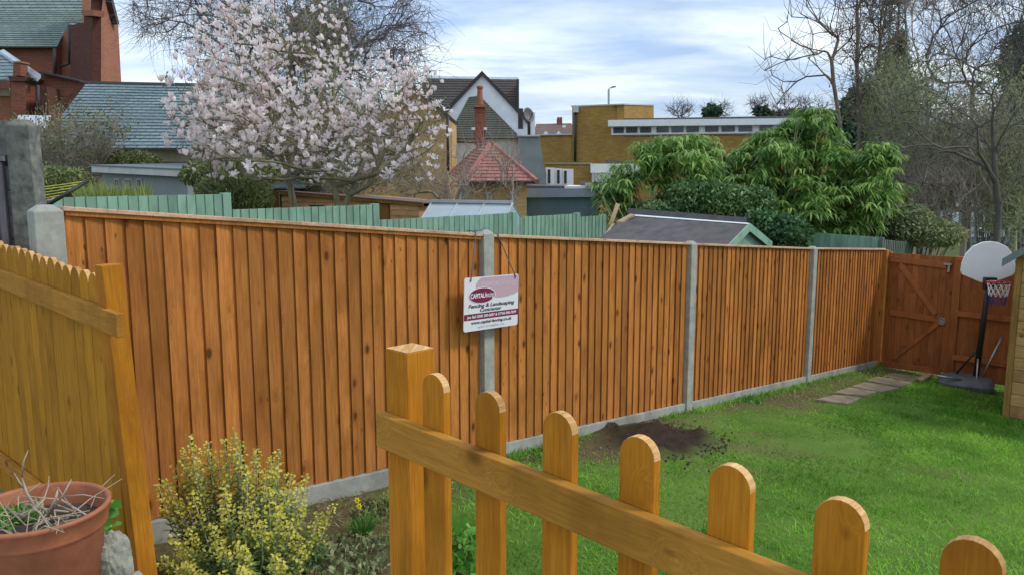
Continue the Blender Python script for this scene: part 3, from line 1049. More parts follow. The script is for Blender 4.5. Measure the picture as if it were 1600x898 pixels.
def picket(plane, s, w_, ztop, zbot, parent, th=0.020, off=0.0, m=None, nm='picket'):
    k = 10
    poly = [(0, zbot)]
    r = w_ / 2
    for i in range(k + 1):
        a_ = math.pi - math.pi * i / k
        poly.append((r + r * math.cos(a_), ztop - r + r * math.sin(a_)))
    poly.append((w_, zbot))
    # local frame: x along fence, y away, z up
    vs, fs = [], []
    n_ = len(poly)
    for y in (0, th):
        vs += [(x, y, z - zbot) for x, z in poly]
    fs = [tuple(range(n_))[::-1], tuple(range(n_, 2 * n_))] + [(i, (i + 1) % n_, (i + 1) % n_ + n_, i + n_) for i in range(n_)]
    me = bpy.data.meshes.new(nm)
    me.from_pydata(vs, [], [f[::-1] for f in fs])
    me.materials.append(m or M['picket'])
    me.materials.append(M['picket_end'])
    for i, p in enumerate(me.polygons):
        if i >= 2 and 1 <= i - 2 <= k: p.material_index = 1
    ro = math.atan2(plane.d.y, plane.d.x)
    o = link(nm, me, parent, plane.pt(s, zbot, off), bevel=0.0015)
    # rotate so local x -> d and local y -> n
    mt = Matrix((( plane.d.x, plane.n.x, 0), (plane.d.y, plane.n.y, 0), (0, 0, 1)))
    if mt.determinant() < 0:
        me.flip_normals()
    o.rotation_euler = mt.to_euler() if mt.determinant() > 0 else (0, 0, ro)
    if mt.determinant() < 0: o.scale = (1, -1, 1)
    return o


def local_box(nm, plane, s, z, off, L, T, Hh, m, parent, slope=0.0, bevel=0.003, rz=0.0):
    """box with its own axes: local x runs along the plane, tilted by slope"""
    me = bpy.data.meshes.new(nm)
    mb = MB().box((0, 0, 0), (L, 0, 0), (0, T, 0), (0, 0, Hh))
    me.from_pydata(mb.v, [], mb.f)
    me.materials.append(m)
    o = link(nm, me, parent, plane.pt(s, z, off), bevel=bevel)
    x = (plane.d + Vector((0, 0, slope))).normalized()
    y = plane.n
    zz2 = x.cross(y)
    if zz2.z < 0:
        zz2 = -zz2
        me.transform(Matrix.Scale(-1, 4, (0, 1, 0)))
        me.flip_normals()
        y = -y
    o.rotation_euler = Matrix((x, y, zz2)).transposed().to_euler()
    return o


s_l, _ = PK.sz(603, 600)
s_r, _ = PK.sz(637, 600)
PKT = [(680, 585), (765, 613), (875, 645), (1000, 683), (1145, 728), (1318, 782), (1525, 845)]
pw = s_r - s_l
zp = PK.sz(637, 553)[1]
po = local_box('post', PK, s_l, PZ, 0.0, pw, pw, zp - PZ, M['picket'], PF, bevel=0.002)
mb = MB().box(PK.pt(s_l + 0.0015, zp + 0.0005, 0.0015), PK.d * (pw - 0.003), PK.n * (pw - 0.003), (0, 0, 0.0012))
mb.build('post_cap', M['picket_end'], PF)
pp = PK.shift(0.002)
first_s = None
svals = []
for i, (px, py) in enumerate(PKT):
    s, z = pp.sz(px - 4, py)
    svals.append(s)
    picket(pp, s - 0.0375, 0.074, z + 0.001, PZ + 0.05, PF)
stp = (svals[-1] - svals[0]) / 6
for j in (1, 2, 3):
    s = svals[-1] + stp * j
    picket(pp, s - 0.0375, 0.074, z, PZ + 0.05, PF)
ra = PK.shift(-0.029)
s0, z0 = ra.sz(586, 644)
s1, z1 = ra.sz(1200, 885)
slope = (z1 - z0) / (s1 - s0)
hr = z0 - ra.sz(586, 696)[1]
rail = local_box('rail', ra, s0, z0 - hr, 0.0, svals[-1] + stp * 3.3 - s0, 0.028, hr, M['picket_rail'], PF, slope=slope)
zz3 = PZ + 0.10
local_box('rail', ra, s0, zz3, 0.0, svals[-1] + stp * 3.3 - s0, 0.028, 0.075, M['picket_rail'], PF)

# left run of the same fence, close set pickets
LF = thing('close_picket_fence', 'close set amber picket fence with slanting rail left of the opening', 'fence', PK.pt(s_l - 1.5, 0))
a0 = PK.sz(172, 600)[0]
zl0 = PK.sz(0, 380)[1]
picks = []
tops = [(155, 430), (128, 419), (107, 419), (78, 408), (56, 399), (36, 392), (12, 385)]
top_line = [(-80, 340), (12, 383), (155, 430)]
s_a, z_a = PK.sz(155, 430)
s_b, z_b = PK.sz(5, 381)
n_p = 0
s = s_a
spg = 0.101
while n_p < 22:
    z = z_a + (z_b - z_a) * (s - s_a) / (s_b - s_a) + R.uniform(-0.006, 0.006)
    picket(pp, s - 0.04, 0.098, z, PZ + 0.03, LF, off=R.uniform(0, 0.003), m=M['leftpicket'])
    s -= spg
    n_p += 1
s0, z0 = ra.sz(180, 490)
s1, z1 = ra.sz(0, 423)
sl = (z0 - z1) / (s0 - s1)
Lr = (s0 - s1) + 0.6
hr2 = z0 - ra.sz(180, 527)[1]
local_box('rail', ra, s0 - Lr, z0 - Lr * sl - hr2, 0.0, Lr, 0.028, hr2, M['picket_rail'], LF, slope=sl)
s2, z2 = ra.sz(0, 712)
s3, z3 = ra.sz(60, 758)
sl2 = (z3 - z2) / (s3 - s2)
local_box('rail', ra, s2 - 0.5, z2 - 0.5 * sl2 - 0.075, 0.0, Lr - 0.5, 0.028, 0.075, M['picket_rail'], LF, slope=sl2)
# end post, leaning a little
zt = PK.sz(186, 419)[1]
pst = local_box('post', PK, PK.sz(170, 600)[0] + 0.018, PZ, 0.0, 0.082, 0.075, zt - PZ, M['picket'], LF, bevel=0.003)
pst.rotation_euler.y += 0.0
lp = world_loc(pst)
lean = Matrix.Rotation(math.radians(-2.6), 3, Vector((0, 1, 0)))
pst.rotation_euler = (lean @ pst.rotation_euler.to_matrix()).to_euler()
pst.location.x += 0.035
pst.location.y += 0.0

# ------------------------------------------------------------------ old neighbour fence on the far left
OLD = thing('weathered_fence', 'old grey weathered fence with a tall concrete post at the left edge', 'fence', P(30, 420, 3.6))
oz = 4.6
OP = PL(30, oz, E2)
OPd = PL(30, oz, Vector((1, 0, 0)))
zt, zb = OPd.hit(30, 196).z, -0.75
xa, xb = OPd.sz(11, 250)[0], OPd.sz(50, 250)[0]
mb = MB()
q = [OPd.pt(xa, zb, 0), OPd.pt(xb + 0.02, zb, 0), OPd.pt(xb + 0.02, zb, 0.11), OPd.pt(xa, zb, 0.11)]
h = zt - zb
t4 = [OPd.pt(xa, zt, 0), OPd.pt(xb - 0.005, zt, 0), OPd.pt(xb - 0.005, zt, 0.11), OPd.pt(xa, zt, 0.11)]
cc = (t4[0] + t4[2]) / 2
t5 = [p.lerp(cc, 0.55) + Vector((0, 0, 0.035)) for p in t4]
mb.add(q + t4 + t5, [(0, 1, 2, 3), (0, 4, 5, 1), (1, 5, 6, 2), (2, 6, 7, 3), (3, 7, 4, 0), (4, 8, 9, 5), (5, 9, 10, 6), (6, 10, 11, 7), (7, 11, 8, 4), (8, 11, 10, 9)])
mb.build('concrete_post', M['oldconcrete'], OLD, bevel=0.006)
xl = xa - 0.55
ztop = OPd.hit(5, 188).z
MB().box(OPd.pt(xl, zb, 0.06), OPd.d * (xa - xl - 0.012), OPd.n * 0.02, (0, 0, OPd.hit(5, 243).z - zb)).build('panel_back', M['oldwood'], OLD)
z = zb
k = 0
while z < OPd.hit(5, 250).z - 0.1:
    MB().prism([OPd.pt(xl, z, 0.055), OPd.pt(xa - 0.013, z, 0.055), OPd.pt(xa - 0.013, z + 0.135, 0.046), OPd.pt(xl, z + 0.135, 0.046)], OPd.n * -0.012).build('slat', M['oldwood'], OLD)
    z += 0.14
for x in (xa - 0.04, xa - 0.14):
    MB().box(OPd.pt(x - 0.03, zb, 0.0), OPd.d * 0.035, OPd.n * 0.033, (0, 0, OPd.hit(5, 254).z - zb)).build('batten', M['oldwoodz'], OLD)
MB().box(OPd.pt(xl, OPd.hit(5, 252).z, -0.01), OPd.d * (xa - xl - 0.014), OPd.n * 0.08, (0, 0, 0.03)).build('capping', M['oldwoodz'], OLD)
MB().box(OPd.pt(xl, OPd.hit(5, 243).z + 0.001, 0.03), OPd.d * (xa - xl - 0.014), OPd.n * 0.05, (0, 0, ztop - OPd.hit(5, 243).z)).build('concrete_board', M['oldconcrete'], OLD)


# ------------------------------------------------------------------ sage green stepped fence of the neighbour's garden
GF = thing('stepped_green_fence', 'sage green board fence stepping down bay by bay beyond the orange fence', 'fence', P(600, 420, 10.3))
KG = 14600.0
GFP = PL(583, KG / (1985 - 583), E1)
wood_w = 0.1
bays = [(80, 347, 303.5), (349, 582, 320.0), (585, 800, 333.0), (812, 900, 334.0), (903, 941, 337.0), (1265, 1266, 337)]
bays = bays[:5]


def green_run(plane, pa, pb_, ya, yb, par, m, gap=0.1, z_down=1.75, level=True):
    s0, za = plane.sz(pa, ya)
    s1, zb_ = plane.sz(pb_, yb)
    if level: za = zb_
    if s1 < s0:
        s0, s1, za, zb_ = s1, s0, zb_, za
    nb_ = max(1, int(round((s1 - s0) / gap)))
    g_ = (s1 - s0) / nb_
    for i in range(nb_):
        s = s0 + g_ * i
        z = za + (zb_ - za) * (i + 0.5) / nb_
        tw = R.uniform(0, 0.006)
        MB().prism([plane.pt(s, z - z_down, -0.010 - tw), plane.pt(s + g_ * 0.97, z - z_down, -0.002), plane.pt(s + g_ * 0.97, z + R.uniform(-0.004, 0.004), -0.002), plane.pt(s, z, -0.010 - tw)], plane.n * 0.012).build('board', m, par)
    MB().box(plane.pt(s0, z_down * -0.3 + min(za, zb_), 0.0125), plane.d * (s1 - s0), plane.n * 0.035, (0, 0, 0.07)).build('rail', m, par)
    return s0, s1, za, zb_


for (xa_, xb_, yb_) in bays:
    s0, s1, za, zb_ = green_run(GFP, xa_, xb_, yb_, yb_, GF, M['green'])
    MB().box(GFP.pt(s1 - 0.0, zb_ - 1.9, -0.02), GFP.d * 0.095, GFP.n * 0.09, (0, 0, 1.9 + 0.012)).build('post', M['green'], GF, bevel=0.004)
GF2 = thing('green_end_fence', 'sage green board fence right of the bamboo behind the far fence corner', 'fence', P(1320, 420, 13.2))
p0, p1 = FP.shift(0.25).sz(1374, 372)[0], 0
GE = PL(1374, 13.0, E2)
green_run(GE, 1230, 1373, 360, 371, GF2, M['green'], 0.1, 1.6, level=False)
s_, z_ = GE.sz(1374, 371)
MB().box(GE.pt(s_, z_ - 1.7, -0.03), GE.d * 0.07, GE.n * 0.07, (0, 0, 1.7)).build('post', M['greycut'], GF2)
GF3 = thing('grey_corner_fence', 'grey green board fence turning away behind the orange corner post', 'fence', P(1400, 420, 13.4))
GE2 = PL(1376, 13.0, None, 1426, 14.3)
green_run(GE2, 1376, 1425, 374, 379, GF3, M['greycut'], 0.1, 1.6, level=False)

# rotary clothes line behind the first bay
CL = thing('rotary_clothes_line', 'rotary washing line with yellow cords and a dark slanting arm', 'clothes line', P(-20, 420, 5.6))
hub = P(-30, 372, 5.6)
arm = MB()
arm.tube([P(72, 322, 5.4), P(138, 282, 5.6)], 0.014, 8)
arm.build('arm', M['darkpole'], CL, smooth=True)
MB().tube([hub + Vector((0, 0, -1.6)), hub + Vector((0, 0, 0.1))], 0.022, 8).build('pole', M['darkpole'], CL, smooth=True)
MB().tube([hub, P(75, 320, 5.4)], 0.012, 8).build('arm', M['darkpole'], CL, smooth=True)
MB().tube([hub, P(-90, 285, 5.8)], 0.012, 8).build('arm', M['darkpole'], CL, smooth=True)
for f_, yl in ((0.97, 289), (0.86, 294), (0.72, 300), (0.58, 305), (0.44, 311), (0.30, 316)):
    a_ = P(72, 322, 5.4).lerp(P(138, 282, 5.6), f_)
    b_ = P(-60, yl + 4, 5.9)
    pts = [a_.lerp(b_, i / 6) + Vector((0, 0, -0.03 * math.sin(math.pi * i / 6))) for i in range(7)]
    MB().tube(pts, 0.0032, 5).build('line', M['yellowline'], CL, smooth=True)

# ------------------------------------------------------------------ felt roofed shed beyond the fence
SHY = 11.6
SH = thing('felt_roof_shed', 'low garden shed with black felt roof and pale green gable beside the bamboo', 'shed', P(1060, 440, SHY))
# roof: near slope from ridge to eave
ra_, rb_ = P(983, 338, 12.3), P(1166, 353, 10.9)
ea_, eb_ = P(925, 384, 11.6), P(1128, 395, 10.2)
rb_.z = ra_.z = (ra_.z + rb_.z) / 2 + 0.0
ra_ = P(983, 336, 12.6); rb_ = P(1170, 350, 11.0)
dr = (rb_ - ra_)
eb_ = P(1128, 393, 10.3)
ea_ = eb_ - dr
MB().prism([ra_, rb_, eb_, ea_], Vector((0, 0, -0.03))).build('roof_slope', M['felt'], SH)
acr = Vector((rb_.x - eb_.x, rb_.y - eb_.y, 0))
fb_ = rb_ + Vector((acr.x, acr.y, eb_.z - rb_.z)) * 1.0
fa_ = ra_ + (fb_ - rb_)
MB().prism([ra_ + Vector((0, 0, 0.001)), fa_, fb_, rb_ + Vector((0, 0, 0.001))], Vector((0, 0, -0.03))).build('roof_slope', M['felt'], SH)
# folded ridge felt, pale where torn
up = Vector((0, 0, 0.10))
MB().prism([ra_ + Vector((-.02, 0.05, 0.005)), rb_ + Vector((-.02, 0.05, 0.005)), rb_ + up + Vector((0, 0.1, -0.02)), ra_ + up + Vector((0, 0.1, -0.0))], Vector((0.0, 0.02, 0))).build('ridge_felt', M['felt'], SH)
sl_ = (eb_ - rb_).normalized()
MB().prism([ra_ + Vector((0, 0, 0.006)), rb_ + Vector((0, 0, 0.006)), rb_ + sl_ * 0.03 + Vector((0, 0, 0.006)), ra_ + sl_ * 0.045 + Vector((0, 0, 0.006))], Vector((0, 0, 0.006))).build('felt_edge', M['white'], SH)
MB().prism([P(963, 349, 12.4), P(985, 337, 12.5), P(992, 338, 12.4), P(972, 350, 12.3)], Vector((0, 0, 0.03))).build('loose_board', M['rawwood'], SH)
MB().prism([P(951, 351, 12.5), P(962, 318, 12.6), P(968, 320, 12.6), P(957, 351, 12.5)], Vector((0.02, 0.07, 0))).build('upright_board', M['rawwood'], SH)
MB().prism([P(932, 384, 11.9), P(956, 350, 12.5), P(960, 350, 12.5), P(936, 384, 11.9)], Vector((0.01, 0.03, 0))).build('bargeboard', M['rawwood'], SH)
# gable
gi = (ra_ - rb_).normalized()
up_ = Vector((0, 0, 1))
gin = rb_ + gi * 0.05
gl_, gr_ = eb_ + gi * 0.05, fb_ + gi * 0.05
gab = [gin - up_ * 0.035, gl_ - up_ * 0.03, gl_ - up_ * 1.2, gr_ - up_ * 1.2, gr_ - up_ * 0.03]
MB().prism(gab, gi * 0.03).build('gable_wall', M['green'], SH)
MB().prism([rb_ + up_ * 0.01, eb_ + up_ * 0.01, eb_ - up_ * 0.10, rb_ - up_ * 0.10], -gi * 0.025).build('bargeboard', M['green'], SH)
MB().prism([rb_ + up_ * 0.01, fb_ + up_ * 0.01, fb_ - up_ * 0.10, rb_ - up_ * 0.10], -gi * 0.027).build('bargeboard', M['green'], SH)
wq = [ea_ - gi * 0.06 - up_ * 0.06 + sl_ * -0.1, eb_ + gi * 0.08 - up_ * 0.06 + sl_ * -0.1]
MB().prism([wq[0], wq[1], wq[1] - up_ * 1.15, wq[0] - up_ * 1.15], Vector((0.0, 0.03, 0))).build('side_wall', M['greycut'], SH)

# ------------------------------------------------------------------ greenhouse
GH = thing('greenhouse', 'aluminium framed greenhouse with a pitched glass roof behind the green fence', 'greenhouse', P(735, 420, 14.0))
r0, r1 = P(675, 316.5, 14.6), P(801, 311, 14.0)
r1.z = r0.z
dv = r1 - r0
perp = Vector((dv.y, -dv.x, 0)).normalized()
if perp.y > 0: perp = -perp
e0 = r0 + perp * 0.62 + Vector((0.0, 0, -0.42))
e1 = e0 + dv
f0 = r0 - perp * 0.62 + Vector((0, 0, -0.42))
f1 = f0 + dv
gls = MB()
NPN = 3
for i in range(NPN):
    a_, b_ = (i + 0.03) / NPN, (i + 0.97) / NPN
    MB().prism([r0 + dv * a_, r0 + dv * b_, e0 + dv * b_, e0 + dv * a_], Vector((0, 0, -0.006))).build('pane', M['paleglass'], GH)
    MB().prism([r0 + dv * a_, r0 + dv * b_, f0 + dv * b_, f0 + dv * a_], Vector((0, 0, -0.006))).build('pane', M['paleglass'], GH)
    MB().prism([e0 + dv * a_, e0 + dv * b_, e0 + dv * b_ - up_ * 1.3, e0 + dv * a_ - up_ * 1.3], Vector((0, 0.006, 0))).build('pane', M['paleglass'], GH)
fr = MB()
for i in range(NPN + 1):
    q = dv * (i / NPN)
    fr.tube([r0 + q, e0 + q, e0 + q - up_ * 1.3], 0.022, 6)
    fr.tube([r0 + q, f0 + q, f0 + q - up_ * 1.3], 0.022, 6)
fr.tube([e0, e1], 0.025, 6).tube([f0, f1], 0.025, 6)
fr.box(r0 - perp * 0.04 - dv.normalized() * 0.02, dv * 1.01, perp * 0.08, (0, 0, 0.05))
fr.build('frame', M['alu'], GH)
for q in (Vector((0, 0, 0)), dv):
    MB().prism([r0 + q, e0 + q, e0 + q - up_ * 1.3, f0 + q - up_ * 1.3, f0 + q], dv.normalized() * 0.006).build('end_pane', M['paleglass'], GH)

# ------------------------------------------------------------------ long orange clad shed
LS = thing('long_timber_shed', 'long low orange timber clad shed with a brown sloping roof edge behind the magnolia', 'shed', P(540, 400, 16.5))
LP = PL(435, 18.0, None, 660, 16.2)
sa, za = LP.sz(440, 299)
sb, zb_ = LP.sz(660, 318)
sb0 = LP.sz(654, 320)[0]
for i in range(9):
    zz0 = za - 0.12 - i * 0.115
    # board clipped by the falling roof line
    def rz(s): return za + (zb_ - za) * (s - sa) / (sb - sa) - 0.08
    zhi = zz0
    if zhi - 0.11 > rz(sb0): 
        se = sa + (zhi - 0.055 + 0.08 - za) / (zb_ - za) * (sb - sa)
    else: se = sb0
    se = max(sa + 0.2, min(se, sb0))
    for (u0, u1) in ((sa, min(se, LP.sz(583, 320)[0])), (LP.sz(610, 320)[0], se)):
        if u1 - u0 > 0.15:
            MB().prism([LP.pt(u0, zz0 - 0.11, -0.012), LP.pt(u1, zz0 - 0.11, -0.012), LP.pt(u1, min(zz0, rz(u1) + 0.05), 0.0), LP.pt(u0, min(zz0, rz(u0)), 0.0)], LP.n * 0.012).build('cladding_board', M['lapwood'], LS)
MB().prism([LP.pt(sa, za - 0.05, 0.02), LP.pt(sb0, rz(sb0), 0.02), LP.pt(sb0, zb_ - 1.6, 0.02), LP.pt(sa, zb_ - 1.6, 0.02)], LP.n * 2.0).build('body', M['lapwood'], LS)
d0, d1 = LP.sz(585, 320)[0], LP.sz(608, 320)[0]
MB().prism([LP.pt(d0, rz(d0), -0.02), LP.pt(d1, rz(d1), -0.02), LP.pt(d1, zb_ - 1.5, -0.02), LP.pt(d0, zb_ - 1.5, -0.02)], LP.n * 0.035).build('door', M['brownboard'], LS)
MB().prism([LP.pt(sa - 0.1, za, -0.06), LP.pt(sb + 0.05, zb_, -0.06), LP.pt(sb + 0.05, zb_ - 0.06, -0.06), LP.pt(sa - 0.1, za - 0.06, -0.06)], LP.n * 0.03).build('fascia', M['brownboard'], LS)
MB().prism([LP.pt(sa - 0.1, za + 0.004, -0.07), LP.pt(sb + 0.05, zb_ + 0.004, -0.07), LP.pt(sb + 0.05, zb_ - 0.1, 2.1), LP.pt(sa - 0.1, za - 0.1, 2.1)], (0, 0, 0.02)).build('roof', M['browntile'], LS)
a_, b_ = LP.sz(484, 323)[0], LP.sz(506, 323)[0]
MB().box(LP.pt(a_, LP.sz(484, 327)[1], -0.02), LP.d * (b_ - a_), LP.n * 0.01, (0, 0, 0.09)).build('vent', M['gutter'], LS)

BF = thing('brown_board_fence', 'dark brown upright board fence beside the magnolia trunk', 'fence', P(410, 400, 17))
BP = PL(375, 17.3, None, 445, 16.9)
green_run(BP, 340, 436, 297, 299, BF, M['brownboard'], 0.1, 1.4, level=False)

# ------------------------------------------------------------------ grey flat roofed outbuilding
OB = thing('grey_outbuilding', 'low grey outbuilding with pale roof edge and three small dark windows', 'outbuilding', P(230, 400, 19))
OP1 = PL(158, 19.0, None, 290, 17.5)
a_, z1_ = OP1.sz(160, 268)
b_, z2_ = OP1.sz(292, 275)
MB().prism([OP1.pt(a_, z1_, 0), OP1.pt(b_, z2_, 0), OP1.pt(b_, z2_ - 2.6, 0), OP1.pt(a_, z1_ - 2.6, 0)], OP1.n * 3).build('wall', M['greyrender'], OB)
MB().prism([OP1.pt(a_ - 0.1, z1_ + 0.12, -0.2), OP1.pt(b_ + 0.1, z2_ + 0.12, -0.2), OP1.pt(b_ + 0.1, z2_ - 0.02, -0.2), OP1.pt(a_ - 0.1, z1_ - 0.02, -0.2)], OP1.n * 0.05).build('fascia', M['offwhite'], OB)
MB().prism([OP1.pt(a_ - 0.1, z1_ + 0.122, -0.22), OP1.pt(b_ + 0.1, z2_ + 0.122, -0.22), OP1.pt(b_ + 0.1, z2_ + 0.2, 3.2), OP1.pt(a_ - 0.1, z1_ + 0.2, 3.2)], (0, 0, 0.03)).build('roof', M['feltgreen'], OB)
for xa_, xb_ in ((181, 187.5), (197.5, 207), (215.5, 222)):
    u0, zz0 = OP1.sz(xa_, 281)
    u1, zz1 = OP1.sz(xb_, 292)
    wdw = MB().box(OP1.pt(u0 - 0.02, zz1 - 0.02, -0.03), OP1.d * (u1 - u0 + 0.04), OP1.n * 0.028, (0, 0, zz0 - zz1 + 0.04)).build('window', M['offwhite'], OB)
    MB().box(OP1.pt(u0, zz1, -0.036), OP1.d * (u1 - u0), OP1.n * 0.004, (0, 0, zz0 - zz1)).build('pane', M['darkglass'], wdw)
DS = thing('dark_roof_shed', 'dark grey hipped felt roof shed under the magnolia branches', 'shed', P(380, 400, 20))
q = [P(292, 293, 18.5), P(478, 291, 18.5), P(452, 266, 20.5), P(335, 266, 20.5)]
MB().prism(q, (0, 0, -0.05)).build('roof', M['feltgreen'], DS)
MB().prism([P(296, 294, 18.7), P(474, 292, 18.7), P(474, 340, 18.7), P(296, 340, 18.7)], (0, 2, 0)).build('wall', M['gutter'], DS)


# ------------------------------------------------------------------ buildings: helpers
def wall(plane, pix, thick, nm, m, par, off=0.0):
    p2 = plane.shift(off)
    return MB().prism([p2.hit(x, y) for x, y in pix], plane.n * thick).build(nm, m, par)


def courses(nm, quad, rows, m, par, lift=0.03):
    """lapped tile courses on a roof slope, eave first: quad = eave_l, eave_r, ridge_r, ridge_l"""
    el, er, rr, rl = [Vector(q) for q in quad]
    nrm = (er - el).cross(rl - el).normalized()
    if nrm.z < 0: nrm = -nrm
    mb = MB()
    for i in range(rows):
        a_, b_ = i / rows, min(1.0, (i + 1.12) / rows)
        p0, p1 = el.lerp(rl, a_), er.lerp(rr, a_)
        p2, p3 = er.lerp(rr, b_), el.lerp(rl, b_)
        mb.add([p0 + nrm * lift, p1 + nrm * lift, p2 + nrm * 0.004, p3 + nrm * 0.004, p0 - nrm * 0.02, p1 - nrm * 0.02, p2 - nrm * 0.02, p3 - nrm * 0.02],
               [(0, 1, 2, 3), (4, 7, 6, 5), (0, 4, 5, 1), (1, 5, 6, 2), (2, 6, 7, 3), (3, 7, 4, 0)])
    o = mb.build(nm, m, par)
    o['kind'] = 'stuff'
    return o


X1 = Vector((1, 0, 0))
# --- big brick church hall, top left
CH = thing('brick_church', 'tall red brick church building with slate roof at the upper left corner', 'church', P(100, 340, 44))
CP1 = PL(-100, 44, X1)
wall(CP1, [(-110, 71), (87, 71), (87, 330), (-110, 330)], 1.0, 'wall', M['redbrick'], CH)


def rp(px, py): return P(px, py, 43.6 + (72 - py) * 0.065)


quad = [rp(-110, 73), rp(89, 74), rp(89, 38), rp(-110, 38)]
slq = quad
courses('slates', [rp(-110, 73), rp(89, 74), rp(108, 37), rp(-110, 37)], 11, M['slate2'], CH, 0.05)
courses('slates', [rp(-110, 37.0), rp(131, 37.0), rp(131, 18), rp(-110, 18)], 6, M['slate2'], CH, 0.05)
courses('slates', [rp(-110, 18.0), rp(141, 18.0), rp(190, -80), rp(-110, -80)], 22, M['slate2'], CH, 0.05)
wall(CP1.shift(-0.5), [(-110, 71), (89, 72), (89, 75), (-110, 74)], 0.15, 'gutter', M['gutter'], CH)
CP2 = PL(88, 44.6, X1)
wall(CP2, [(89, 73), (108, 38), (112, 38), (112, 330), (89, 330)], 0.5, 'wall', M['orangebrick'], CH)
for xp, y0, y1 in ((85.5, 76, 120), (108.5, 40, 100)):
    MB().tube([P(xp, y0, 43.3), P(xp + 0.5, y1, 43.3)], 0.09, 8).build('drainpipe', M['gutter'], CH, smooth=True)
MB().tube([P(109, 99, 43.3), P(93, 105, 43.5)], 0.07, 8).build('drainpipe', M['gutter'], CH, smooth=True)
CL1 = PL(110, 43.9, None, 144.5, 41.5)
CL2 = PL(144.5, 41.5, None, 190, 46.0)
wall(CL1, [(110, 39), (131, 36), (131, 20), (142, 17), (150, -30), (144.5, -60), (144.5, 330), (110, 330)], 0.4, 'wall', M['dark_or_shaded_brick'], CH)  # shaded left face of the bay: shade put into its darker brick colour
wall(CL2, [(144.6, -60), (160, -60), (184.5, 37), (189.5, 128), (189.5, 330), (144.6, 330)], 0.5, 'wall', M['orangebrick'], CH)
c2 = CL2.shift(-0.3)
MB().prism([c2.hit(158, -62), c2.hit(162, -62), c2.hit(187, 39), c2.hit(183.5, 39)], CL2.n * 0.9).build('coping', M['gutter'], CH)
c3 = CL1.shift(-0.12)
MB().prism([c3.hit(126, 16), c3.hit(146, 16), c3.hit(146, 25), c3.hit(129, 25)], CL1.n * 0.5).build('corbel', M['orangebrick'], CH)

# --- lower brick house with coping
LB = thing('brick_house', 'low red brick house with chimney and sloping coping below the church', 'house', P(40, 330, 32))
H1 = PL(0, 32, X1)
wall(H1, [(16, 124), (60, 124), (62, 112), (80, 116), (125, 127), (100, 160), (80, 185), (80, 330), (16, 330)], 0.5, 'wall', M['redbrick'], LB)
wall(H1.shift(-0.3), [(62, 112), (80, 115), (125, 126), (125, 128.5), (80, 118), (61, 114.5)], 0.8, 'coping', M['gutter'], LB)
wall(H1.shift(0.6), [(-60, 150), (16, 150), (16, 330), (-60, 330)], 0.5, 'wall', M['orangebrick'], LB)
wall(H1.shift(0.45), [(-60, 138), (14, 138), (17, 150), (-60, 152)], 0.14, 'stone_band', M['render'], LB)
wall(H1.shift(-0.9), [(60, 134), (73, 136), (76, 180), (80, 330), (62, 330)], 0.85, 'pier', M['dark_or_shaded_brick'], LB)
wall(H1.shift(-0.9), [(17, 127), (39, 127), (40, 330), (17, 330)], 0.85, 'pier', M['redbrick'], LB)
wall(H1.shift(-1.05), [(12, 120), (44, 121), (40, 127), (16, 127)], 1.1, 'cornice', M['dark_or_shaded_brick'], LB)
courses('slates', [P(-60, 126, 31.3), P(62, 126, 31.3), P(4, 84, 34), P(-60, 84, 34)], 8, M['slate'], LB, 0.04)
MB().prism([P(58, 128, 31.1), P(64, 122, 31.1), P(6, 82, 33.8), P(0, 84, 33.8)], (0, 0, 0.12)).build('ridge', M['lead'], LB)
wall(H1.shift(-0.7), [(21, 98), (32, 98), (33, 119), (20, 119)], 0.45, 'chimney', M['redbrick'], LB)
wall(H1.shift(-0.75), [(20, 96), (33, 96), (33, 98.5), (20, 98.5)], 0.55, 'chimney_cap', M['orangebrick'], LB)
MB().tube([P(59.5, 133, 30.9), P(60.5, 184, 30.9)], 0.06, 6).build('drainpipe', M['gutter'], LB, smooth=True)
LH2 = thing('lead_roof_extension', 'small extension with a pale metal roof and dark gutter left of the slate roof', 'extension', P(50, 330, 28))
q = [P(25, 206, 26.5), P(68, 207, 26.5), P(80, 181, 28), P(28, 180, 28)]
MB().prism(q, (0, 0, -0.08)).build('roof', M['lead'], LH2)
E_ = PL(50, 26.7, X1)
wall(E_, [(25, 208), (67, 208), (67, 330), (25, 330)], 1.0, 'wall', M['greyrender'], LH2)
wall(E_, [(24, 207), (70, 208), (68, 217), (26, 217)], 0.2, 'gutter', M['gutter'], LH2, -0.21)

# --- long slate roofed hall
LH = thing('slate_roof_hall', 'long low hall with a big blue grey slate roof and beige rendered wall', 'hall', P(230, 330, 33))
ridge_l, ridge_r = P(104, 131, 37.5), P(450, 138, 36.0)
eave_l, eave_r = P(58, 233, 32.5), P(450, 234, 31.0)
courses('slates', [eave_l, eave_r, ridge_r, ridge_l], 21, M['slate'], LH, 0.045)
MB().tube([ridge_l + Vector((0, 0.1, 0.02)), ridge_r + Vector((0, 0.1, 0.02))], 0.13, 6).build('ridge', M['gutter'], LH)
W_ = PL(58, 33.0, None, 450, 31.5)
wall(W_, [(62, 233), (449, 233), (449, 330), (62, 330)], 0.4, 'wall', M['render'], LH)
wall(W_.shift(-0.62), [(58, 231), (449, 231.5), (449, 234.5), (58, 234)], 0.14, 'gutter', M['gutter'], LH)
wall(W_, [(242, 253), (290, 253), (290, 257), (242, 257)], 0.05, 'sill', M['browntile'], LH, -0.06)
slate_bits = [(238, 193), (205, 150)]

